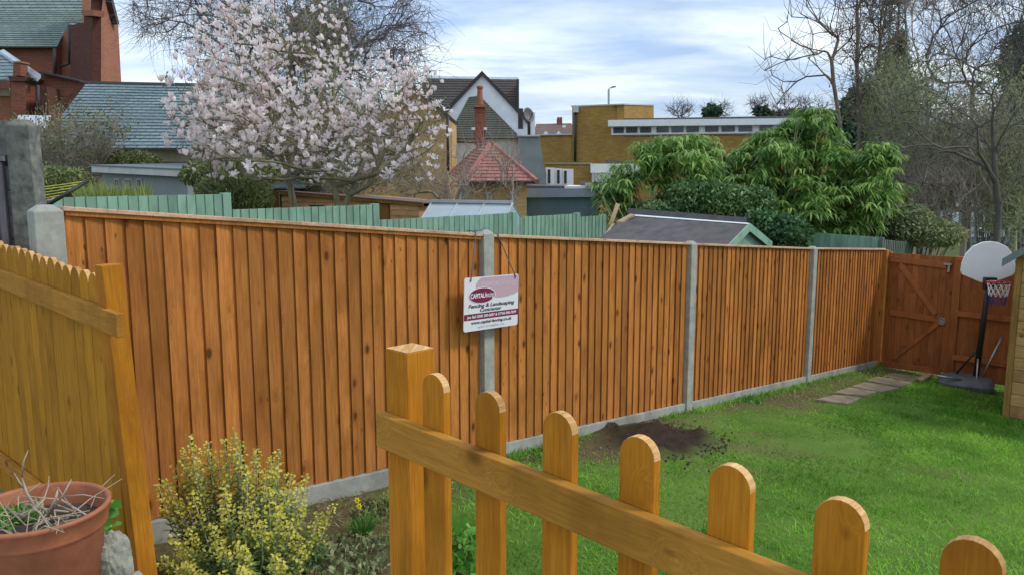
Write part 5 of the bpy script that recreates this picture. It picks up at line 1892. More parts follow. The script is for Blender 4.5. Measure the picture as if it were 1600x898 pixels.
# big bare tree behind the magnolia with drooping outer twigs
tree('bare_tree', 'large bare tree with drooping purple brown twigs rising behind the magnolia', 470, 21.0,
     [(450, 30, 150, 75, 21, 3.0), (310, 20, 85, 60, 20.5, 2.0), (560, 50, 110, 70, 21, 2.2), (640, 70, 48, 85, 20.5, 1.2), (250, 25, 40, 32, 20.5, 0.8), (480, 130, 150, 110, 21.5, 2.5)],
     1150, M['twigpurple'], rtip=0.0075, power=0.40, rmax=0.22, per=5, tl=(0.35, 1.1), tr=0.0052, up=-0.35, step=0.5, trunk=[(470, 250, 0), (460, 150, 0), (450, 70, 0)], lift=-0.10, down=0.8)
# brown dense thicket filling behind the blossom
tree('bare_tree', 'dense brown bare tree filling the gap behind the magnolia trunks', 560, 19.5,
     [(530, 240, 100, 80, 19.5, 1.4), (430, 215, 110, 85, 20, 1.6), (500, 60, 60, 60, 20, 1.2)], 950, M['twig'], rtip=0.008, power=0.42, rmax=0.12, per=6, tl=(0.3, 0.8), tr=0.006, up=0.2,
     leafm=M['drygreen'], leafn=9000, leafsize=(0.05, 0.11))
# thin bare saplings before the red tiled annexe
for i, (px, ry, lab) in enumerate(((716, 265, 'thin bare sapling at the left corner of the red tiled annexe'), (765, 262, 'thin bare sapling in front of the red hipped roof'), (800, 275, 'low bare sapling before the right end of the red hipped roof'))):
    tree('bare_sapling', lab, px, 23.0, [(px, ry, 30 if i < 2 else 22, 62 if i < 2 else 45, 23, 0.7)], 34, M['twig'], 'bare saplings before the red roof', rtip=0.008, power=0.5, rmax=0.06, per=3, tl=(0.3, 0.9), tr=0.006, up=1.4, thick=0.02)
tree('bare_bush', 'tangled brown bare bush at the foot of the yellow gable house', 690, 21.0, [(706, 300, 36, 30, 21, 0.8), (640, 280, 34, 35, 21, 0.8)], 110, M['twig'], rtip=0.007, power=0.45, rmax=0.05, per=5, tl=(0.25, 0.8), tr=0.006, up=0.8, thick=0.02)

# left: shrub and hedges in front of the slate roofed hall
tree('bare_bush', 'bare twiggy green tinged bush in front of the slate roofed hall', 110, 22.0, [(105, 250, 60, 55, 22, 1.2), (160, 225, 38, 30, 22.5, 0.8), (70, 250, 35, 45, 21.5, 0.8)], 300, M['twig'], rtip=0.006, power=0.45, rmax=0.06, per=6, tl=(0.3, 0.9), tr=0.0055, up=0.9,
     leafm=M['drygreen'], leafn=3000, leafsize=(0.05, 0.11), thick=0.02)


def shrub(name, label, ells, n_, m, size, cat='shrub', drop=0.2, aspect=0.5, group=None, stem=None, shell=0.35, nst=14, per=1):
    e0 = ells[0]
    ft = foot(e0[0], e0[4])
    t = thing(name, label, cat, ft, group)
    pts = ell_pts(ells, n_, shell)
    gzv = np.array([gh(a_, b_) for a_, b_ in pts[:, :2]])
    pts[:, 2] = np.maximum(pts[:, 2], gzv + 0.03)
    cloud('leaves', pts, size, m, t, drop, aspect, per=per)
    mb = MB()
    sp = ell_pts(ells, nst, 0.0)
    for q in sp:
        b_ = ft + Vector((R.uniform(-.3, .3), R.uniform(-.2, .2), 0))
        mb.tube([b_, b_.lerp(Vector(q), 0.5) + Vector((R.uniform(-.1, .1), 0, 0.1)), Vector(q)], [0.02, 0.014, 0.006], 5)
    o = mb.build('stems', stem or M['bark'], t, uv=False)
    o['kind'] = 'stuff'
    return t


shrub('hedge', 'yellow green clipped hedge mound against the beige hall wall', [(205, 256, 42, 20, 23, 1.0)], 6000, M['drygreen'], (0.06, 0.12))
shrub('shrub', 'bushy yellow green shrub at the left foot of the magnolia above the green fence', [(352, 305, 45, 32, 14.8, 0.6), (390, 310, 35, 34, 14.8, 0.5)], 9000, M['drygreen'], (0.06, 0.13), drop=-0.6, aspect=0.22)
shrub('shrub', 'dark green low shrub left of the grey outbuilding', [(90, 285, 50, 24, 16, 0.8)], 4000, M['drygreen'], (0.05, 0.10))
shrub('shrub', 'dull brown green shrub under the magnolia branches', [(385, 268, 60, 24, 16.5, 0.8), (320, 274, 35, 20, 16.5, 0.6)], 5000, M['drygreen'], (0.05, 0.11))
# tall ornamental grass
tgr = []
nb_ = 700
bx_ = rng.uniform(118, 235, nb_)
yb_ = 9.6
bs = np.array([P(x, 322, yb_ + rng.uniform(-0.3, 0.3)) for x in bx_])
hh = rng.uniform(0.12, 0.33, nb_)
lx = rng.normal(0, 0.25, nb_) * hh
tgo = blades('ornamental_grass', bs, np.stack([lx, rng.normal(0, 0.1, nb_) * hh, hh], -1), np.full(nb_, 0.012), M['tallgrass'])
tag(tgo, 'tall pale green grass tufts rising just behind the first green fence bay', 'grass')

# ---- bamboo
bam = [(1085, 262, 70, 45, 15.2, 0.9), (1010, 295, 62, 42, 14.8, 0.8), (1055, 235, 52, 30, 15.4, 0.7), (1165, 270, 60, 55, 15.3, 0.9), (1250, 275, 78, 78, 15.0, 1.1), (1275, 218, 48, 36, 15.2, 0.7),
       (1330, 290, 58, 60, 14.8, 0.9), (1290, 340, 95, 28, 14.2, 0.7), (960, 318, 30, 28, 14.6, 0.5), (1385, 318, 28, 26, 14.8, 0.4), (1200, 225, 35, 25, 15.4, 0.5)]
BM = thing('bamboo', 'large bright green bamboo clump with drooping leaves right of the garden shed', 'bamboo', foot(1200, 15.0))
nc = 4200
pl_ = ell_pts(bam, 90, 0.8)
sub = []
for q in pl_:
    x_, y_ = proj(q)
    r_ = R.uniform(12, 25)
    sub.append((x_, y_ - 4, r_ * 1.15, r_ * 0.75, q[1], 0.28))
cp = np.concatenate([ell_pts(sub, nc - 1500, 0.5), ell_pts([(e[0], e[1] + 4, e[2] * 0.9, e[3] * 0.88, e[4] + 0.25, e[5] * 0.9) for e in bam], 1500, 0.6)])
# each spray arches out and down
Vb, To, Wd, Bd, Sd, Rn = [], [], [], [], [], []
per = 9
b0 = np.repeat(cp, per, 0)
n_ = len(b0)
cdir = rng.uniform(0, 2 * math.pi, nc)
cd = np.repeat(cdir, per) + rng.normal(0, 0.75, n_)
dz = -rng.uniform(0.15, 1.1, n_)
d = np.stack([np.cos(cd), np.sin(cd), dz], -1)
d /= np.linalg.norm(d, axis=1)[:, None]
L = rng.uniform(0.13, 0.29, n_)
sd_ = np.cross(d, np.array([0, 0, 1.0])); sd_ /= np.linalg.norm(sd_, axis=1)[:, None]
b0 = b0 + np.repeat(np.stack([np.cos(cdir), np.sin(cdir), np.zeros(nc)], -1), per, 0) * rng.uniform(-0.1, 0.16, n_)[:, None]
rn = np.clip(np.repeat(rng.random(nc), per) * 0.7 + rng.random(n_) * 0.35, 0, 1)
blades('leaves', b0, d * L[:, None], L * 0.145, M['bamboo'], BM, 'stuff', np.stack([np.zeros(n_), np.zeros(n_), L * 0.13], -1), sd_, rn)
for i in range(46):
    e = bam[R.randrange(len(bam))]
    top = P(e[0] + R.uniform(-0.7, 0.7) * e[2], e[1] - R.uniform(0.2, 0.9) * e[3], e[4] + R.uniform(-0.4, 0.4))
    bx = (top.x * 0.75 + BM.location.x * 0.25) + R.uniform(-0.2, 0.2)
    by = top.y * 0.9 + 1.5 + R.uniform(-0.2, 0.2)
    b_ = Vector((bx, by, gh(bx, by)))
    m_ = b_.lerp(top, 0.6) + Vector((0, 0, 0.35))
    MB().tube([b_, b_.lerp(m_, 0.5) + Vector((0, 0, 0.1)), m_, top], [0.016, 0.015, 0.012, 0.006], 6).build('culm', M['culm'], BM, smooth=True, uv=False)

shrub('laurel_bush', 'dark glossy leaved evergreen bush directly behind the felt roofed shed', [(1120, 318, 75, 30, 13.9, 0.5), (1090, 298, 45, 18, 14.0, 0.4), (1180, 322, 35, 30, 13.9, 0.4), (1030, 330, 30, 14, 13.9, 0.3)], 11000, M['laurel'], (0.06, 0.11), cat='bush', drop=0.4, aspect=0.42)
shrub('ivy_bush', 'rounded ivy mound spilling over the green fence right of the shed gable', [(1225, 362, 42, 26, 12.6, 0.4), (1190, 345, 24, 16, 12.8, 0.3), (1240, 372, 26, 18, 12.3, 0.3)], 5500, M['ivy'], (0.05, 0.09), cat='bush', drop=0.3, aspect=0.75)

# ---- right hand wood
tree('slim_bare_tree', 'slender forked bare tree with fanning branches against the sky above the bamboo', 1316, 19.0,
     [(1265, 40, 55, 70, 19, 0.8), (1235, 110, 45, 50, 19, 0.6), (1320, 30, 30, 70, 19, 0.6), (1215, 150, 20, 20, 19, 0.3)], 42, M['bark'], rtip=0.012, power=0.42, rmax=0.10, per=4, tl=(0.3, 0.9), tr=0.007, up=1.0, trunk=[(1312, 200, 0), (1303, 130, 0), (1298, 95, 0)], lift=0.16, thick=0.02)
tree('slim_bare_tree', 'straight slender bare trunk right of the forked tree', 1342, 20.0, [(1342, 60, 30, 130, 20, 0.7), (1350, -30, 30, 40, 20, 0.7)], 90, M['bark'], rtip=0.010, power=0.38, rmax=0.09, per=6, tl=(0.4, 1.2), tr=0.006, up=0.3, trunk=[(1342, 200, 0), (1340, 100, 0), (1338, -10, 0)], thick=0.03)
tree('slim_bare_tree', 'pale thin bare trunk beside the dark conifer', 1370, 21.0, [(1372, 40, 30, 110, 21, 0.7)], 110, M['bark'], rtip=0.009, power=0.38, rmax=0.08, per=6, tl=(0.4, 1.1), tr=0.006, up=0.3, trunk=[(1362, 170, 0), (1373, 120, 0), (1376, 20, 0)], thick=0.03)
wood_specs = [
    ('tall grey brown bare tree in the wood right of the mast', 1450, 24.0, [(1450, 60, 65, 100, 24, 2), (1470, -30, 80, 40, 24, 2)], 260, 'twig'),
    ('bare tree with dense crown second from the right edge of the wood', 1520, 22.5, [(1520, 50, 75, 95, 22.5, 2), (1500, -20, 80, 40, 22, 2)], 300, 'twigpurple'),
    ('bare tree filling the upper right corner above the shed', 1600, 21.0, [(1590, 90, 70, 110, 21, 2), (1600, 0, 60, 50, 21, 2)], 280, 'darktwig'),
    ('bare tree with olive twigs low in the middle of the wood', 1430, 20.0, [(1430, 210, 70, 75, 20, 1.6), (1395, 160, 45, 60, 20, 1.3)], 420, 'twiggreen'),
    ('broad brown bare tree low behind the basketball backboard', 1510, 19.0, [(1500, 240, 90, 90, 19, 1.6), (1470, 310, 70, 50, 18.5, 1.2)], 560, 'twig'),
    ('olive bare tree above the shed roof at the right edge', 1590, 18.5, [(1580, 230, 60, 100, 18.5, 1.4), (1570, 330, 50, 50, 18, 1.0)], 430, 'twiggreen'),
]
for lab, px, Y_, ells, nt, mm in wood_specs:
    tree('bare_tree', lab, px, Y_, ells, nt, M[mm], 'bare trees of the wood on the right', rtip=0.0065, power=0.41, rmax=0.12, per=4, tl=(0.3, 0.9), tr=0.0048, up=0.9, lift=0.14, step=0.45,
         leafm=M['hedge'] if mm == 'twiggreen' else None, leafn=3600, leafsize=(0.05, 0.11))
# darker branch of a nearer tree crossing the right
tree('near_bare_tree', 'nearer bare tree with thick mossy trunk and long dark branches above the backboard', 1562, 16.0,
     [(1450, 190, 90, 70, 16, 0.8), (1500, 120, 90, 60, 16, 0.8), (1420, 270, 60, 50, 15.6, 0.5), (1580, 200, 60, 120, 16, 0.8)], 110, M['darktwig'], rtip=0.0085, power=0.48, rmax=0.11, per=5, tl=(0.3, 1.0), tr=0.0055, up=0.2, trunk=[(1560, 330, 0), (1552, 240, 0), (1548, 190, 0)], lift=0.18, thick=0.025)
# dark evergreens behind
for nm, lab, e, cnt in (('conifer', 'dark green pointed conifer below the lattice mast', [(1400, 170, 28, 55, 27, 0.8), (1400, 110, 15, 42, 27, 0.6), (1402, 75, 10, 25, 27, 0.4), (1395, 230, 42, 50, 27, 1.0)], 12000),
                        ('conifer', 'dark brownish evergreen at the extreme right above the shed', [(1610, 90, 35, 60, 26, 1.2), (1620, 150, 40, 60, 26, 1.2)], 8000),
                        ('evergreen_tree', 'low dark evergreen between the bare trunks left of the conifer', [(1345, 175, 28, 40, 28, 1.0), (1330, 200, 30, 30, 28, 1.0)], 7000)):
    shrub(nm, lab, e, cnt, M['conifer'], (0.10, 0.28), cat='tree', drop=0.5, aspect=0.3, nst=20, stem=M['darktwig'])
for i, (e, lab) in enumerate((([(1440, 280, 60, 55, 25, 1.2), (1480, 240, 60, 50, 25, 1.2)], 'dull green leafy thicket low in the wood behind the gate'),
                            ([(1545, 250, 60, 65, 24, 1.2), (1590, 290, 50, 55, 24, 1.2)], 'dull green leafy thicket behind the basketball backboard'))):
    shrub('thicket', lab, e, 9000, M['hedge'], (0.08, 0.2), cat='shrub', stem=M['darktwig'], nst=30)
shrub('privet_bush', 'small yellow green leafy bush at the right end of the bamboo', [(1388, 312, 28, 30, 15.5, 0.5)], 3500, M['drygreen'], (0.05, 0.1), cat='bush')
shrub('low_bush', 'brown green bushy undergrowth just behind the gate top', [(1400, 345, 60, 28, 15.0, 0.6), (1450, 365, 60, 22, 14.6, 0.5)], 9000, M['hedge'], (0.04, 0.1), cat='bush')

# lattice mast
MS = thing('lattice_mast', 'dark steel lattice mast rising above the conifer', 'mast', Vector((P(1400, 340, 62).x, 62, O0.z - 2)))
cxm = P(1400, 0, 62).x
zt_m = P(1400, -60, 62).z
zb_m = O0.z - 2
wt, wb = 0.45, 1.7
zk = P(1400, 5, 62).z


def mw(z):
    f = (z - zb_m) / (zk - zb_m)
    return max(wt, wb + (wt - wb) * f)


mb = MB()
legs = []
for sx_, sy_ in ((1, 1), (1, -1), (-1, -1), (-1, 1)):
    mb = MB()
    mb.tube([Vector((cxm + sx_ * mw(z), 62 + sy_ * mw(z), z)) for z in (zb_m, zk, zt_m)], 0.08, 4)
    mb.build('leg', M['mast'], MS, uv=False)
mb = MB()
z = zb_m
while z < zt_m - 1:
    z2 = z + mw(z) * 1.3
    c1 = [Vector((cxm + a_ * mw(z), 62 + b_ * mw(z), z)) for a_, b_ in ((1, 1), (1, -1), (-1, -1), (-1, 1))]
    c2_ = [Vector((cxm + a_ * mw(z2), 62 + b_ * mw(z2), z2)) for a_, b_ in ((1, 1), (1, -1), (-1, -1), (-1, 1))]
    for i in range(4):
        mb.tube([c1[i], c2_[(i + 1) % 4]], 0.035, 4, False)
        mb.tube([c1[(i + 1) % 4], c2_[i]], 0.035, 4, False)
        mb.tube([c1[i], c1[(i + 1) % 4]], 0.035, 4, False)
    z = z2
o = mb.build('bracing', M['mast'], MS, uv=False)
MB().box(Vector((cxm - 0.75, 61.3, zk)), (1.5, 0, 0), (0, 1.4, 0), (0, 0, 0.25)).build('platform', M['mast'], MS)

# far trees on the horizon behind the flat roof
for px, py, rx, ry, lab, dk in ((1065, 172, 20, 13, 'small far bare tree, leftmost above the flat roof', 0), (1122, 172, 26, 13, 'wide far bare tree with a dark ivy clump above the flat roof', 1), (1186, 166, 16, 15, 'far bare tree with round crown above the roof, right of the ivy clump', 0),
                           (1230, 165, 32, 18, 'far low bare tree behind the right end of the roof', 0), (1275, 168, 30, 18, 'far bare tree farthest right before the dark evergreen', 0)):
    tree('far_bare_tree', lab, px, 85.0, [(px, py, rx, ry, 85, 1.5)], 75, M['twigpurple'], 'far trees above the flat roof', rtip=0.022, power=0.42, rmax=0.22, per=4, tl=(0.4, 1.3), tr=0.014, up=0.3, step=1.0, thick=0.08)
shrub('far_ivy_tree', 'dark ivy covered far tree in front of the wide bare one', [(1113, 175, 13, 9, 84, 0.9)], 900, M['conifer'], (0.25, 0.6), cat='tree', nst=4)
shrub('far_tree_line', 'dark low line of far trees at the horizon beyond the roof end', [(1260, 183, 60, 8, 90, 2), (1190, 176, 8, 6, 84, 0.6)], 4000, M['conifer'], (0.3, 0.8), cat='trees', nst=6)

# ================================================================== OUR GARDEN'S OBJECTS
# ---- stepping stones (sawn slabs across the path)
PT = thing('paving_path', 'row of worn stone slabs leading across the grass to the gate', 'path', on_ground(1330, 612))
slabs = [((1266, 629), (1302, 619), (1352, 624), (1326, 636)), ((1297, 618), (1326, 609), (1376, 617), (1352, 624)), ((1322, 608), (1350, 599), (1410, 610), (1378, 617)),
         ((1346, 598), (1368, 591), (1430, 601), (1410, 609)), ((1372, 590), (1393, 584), (1448, 592), (1430, 600))]
for q in slabs:
    pts = [on_ground(x, y) + Vector((0, 0, 0.03)) for x, y in q]
    c_ = sum(pts, Vector()) / 4
    pts = [c_ + (p - c_) * R.uniform(0.84, 0.90) + Vector((0, 0, 0.012 + R.uniform(-0.006, 0.006))) for p in pts]
    dzr = R.uniform(-0.01, 0.01)
    MB().prism([p + Vector((0, 0, dzr)) for p in pts], (0, 0, -0.06)).build('slab', M['slab'], PT, bevel=0.008)
pts = [on_ground(x, y) + Vector((0, 0, 0.03)) for x, y in ((1432, 597), (1462, 580), (1470, 583), (1441, 600))]
kb = MB().prism(pts, (0, 0, 0.035)).build('timber_edge', M['rawwood'], None, bevel=0.004)
tag(kb, 'pale short timber edging at the corner between gate and basketball base', 'timber')

# ---- garden shed at the right edge
sc0 = on_ground(1568, 652)
SHD = thing('garden_shed', 'natural wood shiplap garden shed with grey green felt roof at the right edge', 'shed', sc0)
SP_ = PL.__new__(PL)
SP_.b, SP_.d, SP_.n = Vector((sc0.x, sc0.y, 0)), E2.copy(), E1.copy()
zb = sc0.z + 0.02
zt = SP_.hit(1583, 402).z
Wd_ = 1.9
nbd = 13
bh = (zt - zb) / nbd
for i in range(nbd):
    z = zb + bh * i
    me_l = Wd_
    o = local_box('cladding_board', SP_, 0.055, z, -0.006, Wd_, 0.016, bh * 0.955, M['shiplap'], SHD, bevel=0.004)
    o.rotation_euler.y += 0
MB().box(SP_.pt(0.055, zb, 0.012), SP_.d * Wd_, SP_.n * 0.03, (0, 0, zt - zb)).build('lining', M['shedpost'], SHD)
local_box('corner_post', SP_, -0.012, zb - 0.02, -0.024, 0.066, 0.066, zt - zb + 0.02, M['shedpost'], SHD, bevel=0.003)
side = PL.__new__(PL)
side.b, side.d, side.n = SP_.b, E1.copy(), -E2
for i in range(nbd):
    local_box('cladding_board', side, 0.045, zb + bh * i, -0.01, 1.7, 0.016, bh * 0.955, M['shiplap'], SHD, bevel=0.004)
# gable infill and roof (ridge runs away from us)
zr = zt + 0.78
mid_s = Wd_ / 2 + 0.03
g3 = [SP_.pt(-0.01, zt, 0.0), SP_.pt(Wd_ + 0.06, zt, 0.0), SP_.pt(mid_s, zr, 0.0)]
MB().prism(g3, SP_.n * 0.03).build('gable_wall', M['shiplap'], SHD)
ov = 0.12
for sgn in (0, 1):
    ea = SP_.pt(-0.13 if not sgn else Wd_ + 0.15, zt - 0.04, -ov)
    ri = SP_.pt(mid_s, zr + 0.05, -ov)
    MB().prism([ea, ri, ri + SP_.n * 2.1, ea + SP_.n * 2.1], (0, 0, 0.025)).build('roof_slope', M['feltgreen'], SHD)
    MB().prism([ea - SP_.n * 0.012 + Vector((0, 0, 0.02)), ri - SP_.n * 0.012 + Vector((0, 0, 0.02)), ri - SP_.n * 0.012 - Vector((0, 0, 0.07)), ea - SP_.n * 0.012 - Vector((0, 0, 0.07))], SP_.n * 0.011).build('bargeboard', M['feltgreen'], SHD)

# ---- basketball stand
bc = on_ground(1508, 606)
BK = thing('basketball_stand', 'portable basketball stand with white backboard, red rim and black pole by the gate', 'basketball stand', bc)
YB_ = bc.y
mb = MB()
bd = Vector((0.85, -0.53, 0)).normalized()
be = Vector((-bd.y, bd.x, 0))
hw, hd = 0.35, 0.27
prof = [(hw, hd, 0.02), (hw + 0.015, hd + 0.015, 0.09), (hw * 0.93, hd * 0.9, 0.15), (hw * 0.55, hd * 0.5, 0.19)]
ringv = []
for a_, b_, z_ in prof:
    for i in range(16):
        t_ = 2 * math.pi * i / 16
        cx_ = math.copysign(abs(math.cos(t_)) ** 0.5, math.cos(t_)) * a_
        cy_ = math.copysign(abs(math.sin(t_)) ** 0.5, math.sin(t_)) * b_
        ringv.append(bc + bd * cx_ + be * cy_ + Vector((0, 0, z_)))
fs = [(i * 16 + j, i * 16 + (j + 1) % 16, (i + 1) * 16 + (j + 1) % 16, (i + 1) * 16 + j) for i in range(3) for j in range(16)]
fs += [tuple(range(48, 64)), tuple(range(15, -1, -1))]
MB().add(ringv, fs).build('base', M['greyplastic'], BK, bevel=0.008)
pb_ = bc + Vector((0, 0, 0.15)) + bd * 0.14 + be * 0.05
ptop = P(1546, 438, YB_ - 0.25)
pole_b = P(1524, 590, YB_)
MB().tube([pole_b - Vector((0, 0, 0.1)), pole_b.lerp(ptop, 0.5), ptop], [0.040, 0.038, 0.036], 12).build('pole', M['black'], BK, smooth=True)
MB().tube([pole_b.lerp(ptop, 0.33), P(1490, 588, YB_ + 0.15)], 0.014, 8).build('strut', M['black'], BK, smooth=True)
MB().tube([P(1463, 586, YB_ - 0.1), P(1502, 593, YB_ - 0.15)], 0.016, 8).build('axle', M['galv'], BK, smooth=True)
MB().tube([P(1528, 560, YB_ - 0.1), P(1525, 607, YB_ - 0.25)], 0.013, 8).build('strut', M['galv'], BK, smooth=True)
# backboard facing left and towards us
bn = Vector((-0.12, -1, 0)).normalized()
bbd = Vector((1, -0.12, 0)).normalized()
ctr = P(1545, 410, YB_ - 0.30)
half = 40 / F * YB_
hh_ = 0.30
pts = []
prof = [(-1, -0.45), (-0.98, -0.05), (-0.86, 0.42), (-0.62, 0.78), (-0.3, 0.98), (0, 1.03), (0.3, 0.98), (0.62, 0.78), (0.86, 0.42), (0.98, -0.05), (1, -0.45), (0.93, -0.62), (0.22, -1.0), (-0.22, -1.0), (-0.93, -0.62)]
pts = [ctr + bbd * (x * half * 0.98) + Vector((0, 0, y * hh_ * 0.92)) for x, y in prof]
MB().prism(pts, bn * -0.03).build('backboard', M['white'], BK, bevel=0.006)
MB().box(ctr + bbd * -0.06 + Vector((0, 0, -0.36)) + bn * 0.005, bbd * 0.15, bn * 0.08, (0, 0, 0.16)).build('bracket', M['black'], BK, bevel=0.004)
rc = P(1561, 441, YB_ - 0.62)
rr_ = 0.135
rim = [rc + Vector((math.cos(2 * math.pi * i / 28) * rr_, math.sin(2 * math.pi * i / 28) * rr_, 0)) for i in range(29)]
MB().tube(rim, 0.010, 6).tube([rc + Vector((-0.13, 0.05, 0)), ctr + Vector((0.02, -0.05, -0.25))], 0.010, 6).box(rc + Vector((-.1, rr_ - 0.02, -0.05)), (0.2, 0, 0), (0, 0.02, 0), (0, 0, 0.055)).build('rim', M['redrim'], BK, smooth=True)
netw, netb = MB(), MB()
rows = 5
for i in range(12):
    for r in range(rows):
        f0, f1 = r / rows, (r + 1) / rows
        for sgn in (1, -1):
            a0_ = 2 * math.pi * (i + (0.5 if r % 2 else 0)) / 12
            a1_ = a0_ + sgn * math.pi / 12
            q0 = rc + Vector((math.cos(a0_), math.sin(a0_), 0)) * (rr_ * (1 - 0.35 * f0)) + Vector((0, 0, -0.30 * f0))
            q1 = rc + Vector((math.cos(a1_), math.sin(a1_), 0)) * (rr_ * (1 - 0.35 * f1)) + Vector((0, 0, -0.30 * f1))
            (netw if r < 3 else netb).tube([q0, q1], 0.004, 4, False)
M['netblue'] = flat('blue_net_cord', (0.03, 0.035, 0.22), 0.7, 0.1)
netw.build('net', M['white'], BK, uv=False)
netb.build('net', M['netblue'], BK, uv=False)
# broom leaning between fence and shed
BR = thing('broom', 'metal handled broom leaning on the end fence between basketball stand and shed', 'broom', P(1540, 590, YB_ + 0.2))
MB().tube([GP.hit(1541, 587) - GP.n * 0.35, GP.hit(1568, 524) - GP.n * 0.08], 0.014, 8).build('handle', M['galv'], BR, smooth=True)
MB().tube([GP.hit(1539, 593) - GP.n * 0.37, GP.hit(1542, 585) - GP.n * 0.34], 0.024, 8).build('grip', M['yellowline'], BR, smooth=True)
BRK = thing('brick_stack', 'two pale bricks lying against the foot of the end fence behind the basketball base', 'bricks', P(1495, 580, YB_ + 0.55))
for i in range(2):
    MB().cbox(on_ground(1489 + i * 22, 589), 0.21, 0.1, 0.11).build('brick', M['orangebrick'], BRK, bevel=0.004)

# ---- terracotta pot with dead stems
pc = P(58, 790, 2.62)
pot_r = 107 / F * 2.62
zbase = PZ
PO = thing('terracotta_pot', 'large terracotta pot with dry dead stems in the lower left corner', 'pot', Vector((pc.x, pc.y, PZ)))
tall = pc.z - PZ
prof = [(0.0, 0.0), (pot_r * 0.66, 0.0), (pot_r * 0.90, tall - 0.085), (pot_r * 0.925, tall - 0.08), (pot_r * 0.955, tall - 0.078), (pot_r * 0.965, tall - 0.07), (pot_r * 0.99, tall - 0.018), (pot_r * 1.02, tall - 0.014), (pot_r * 1.025, tall - 0.004),
        (pot_r * 1.0, tall), (pot_r * 0.965, tall), (pot_r * 0.945, tall - 0.01), (pot_r * 0.89, tall - 0.085)]
c0 = Vector((pc.x, pc.y, PZ))
MB().lathe(c0, prof, 64).build('body', M['terracotta'], PO, smooth=True)
mb = MB()
mb.lathe(c0, [(pot_r * 0.9, tall - 0.075), (pot_r * 0.6, tall - 0.062), (pot_r * 0.3, tall - 0.05), (0.0, tall - 0.055)], 32)
mb.build('compost', M['soil'], PO, smooth=True)
mb = MB()
for i in range(42):
    a_, r_ = R.uniform(0, 6.28), pot_r * 0.75 * math.sqrt(R.random())
    b_ = c0 + Vector((math.cos(a_) * r_, math.sin(a_) * r_, tall - 0.055))
    a2 = R.uniform(0, 6.28)
    L_ = R.uniform(0.05, 0.2)
    m_ = b_ + Vector((math.cos(a2) * L_ * 0.5, math.sin(a2) * L_ * 0.5, R.uniform(0.01, 0.07)))
    e_ = m_ + Vector((math.cos(a2 + R.uniform(-.7, .7)) * L_ * 0.5, math.sin(a2 + R.uniform(-.7, .7)) * L_ * 0.5, R.uniform(-0.03, 0.04)))
    rr = R.uniform(0.0015, 0.0035)
    mb.tube([b_, m_, e_], [rr, rr, rr * 0.5], 5)
o = mb.build('dead_stems', M['drystem'], PO, uv=False); o['kind'] = 'stuff'
for (x0, y0, x1, y1, x2, y2, r_) in ((60, 800, 42, 770, 34, 745, 0.006), (34, 745, 36, 722, 44, 703, 0.003), (40, 765, 30, 752, 22, 738, 0.003), (80, 800, 100, 770, 112, 748, 0.004), (30, 812, 55, 795, 70, 778, 0.007),
                                 (20, 800, 60, 812, 140, 797, 0.003), (100, 775, 130, 772, 163, 778, 0.0025), (75, 805, 88, 775, 90, 765, 0.006), (10, 790, 40, 820, 105, 805, 0.004)):
    MB().tube([P(x0, y0, 2.6), P(x1, y1, 2.58), P(x2, y2, 2.6)], [r_, r_ * 0.8, r_ * 0.4], 6).build('dead_stem', M['drystem'], PO, smooth=True, uv=False)
npb = 500
a_ = rng.uniform(2.2, 3.9, npb); r_ = pot_r * 0.8 * np.sqrt(rng.random(npb))
pts = np.stack([c0.x + np.cos(a_) * r_, c0.y + np.sin(a_) * r_, np.full(npb, c0.z + tall - 0.05)], -1)
cloud('moss', pts, (0.01, 0.035), M['fresh'], PO, -0.6, 0.3)

# ---- stone beside the pot, with ivy
def rock(name, c_, rx, ry, rz, m, label, seed=1, cat='stone', parent=None):
    import bmesh
    bm = bmesh.new()
    bmesh.ops.create_icosphere(bm, subdivisions=4, radius=1)
    r2 = random.Random(seed)
    ph = [(Vector((r2.gauss(0, 1), r2.gauss(0, 1), r2.gauss(0, 1))) * (1.3 + k * 0.9), r2.uniform(0, 6)) for k in range(11)]
    for v in bm.verts:
        n_ = sum(abs(math.sin(v.co.dot(q) + f)) / (1 + k * 0.45) for k, (q, f) in enumerate(ph))
        v.co *= 0.62 + 0.16 * n_
        v.co = Vector((v.co.x * rx, v.co.y * ry, v.co.z * rz))
    me = bpy.data.meshes.new(name)
    bm.to_mesh(me); bm.free()
    me.materials.append(m)
    o = link(name, me, parent, c_)
    if label: tag(o, label, cat)
    return o


rock('stone', P(176, 880, 2.72), 0.062, 0.07, 0.115, M['stone'], 'jagged pale grey stone between the terracotta pot and the amber post', 4)
rock('stone', P(202, 935, 2.75), 0.07, 0.07, 0.09, M['stone'], 'rounded lower grey stone at the foot of the amber post', 9)
iv = foot(168, 2.95); iv.z = PZ
IV = thing('ivy_plant', 'small green ivy sprig beside the jagged stone at the pot', 'plant', iv)
pts = np.array([P(R.gauss(160, 9), R.gauss(830, 18), R.uniform(2.8, 3.0)) for _ in range(60)] + [P(R.gauss(176, 6), R.gauss(800, 8), R.uniform(2.85, 3.0)) for _ in range(10)])
cloud('leaves', pts, (0.03, 0.06), M['fresh'], IV, 0.3, 0.8)
mb = MB()
for i in range(5):
    mb.tube([iv + Vector((R.uniform(-.03, .03), 0, 0)), P(R.uniform(152, 172), R.uniform(810, 850), 2.9)], 0.003, 5)
mb.build('stems', M['culm'], IV, uv=False)['kind'] = 'stuff'

# ---- spurge (yellow green flowering bush)
def on_bed(px, py, Y):
    return P(px, py, Y)


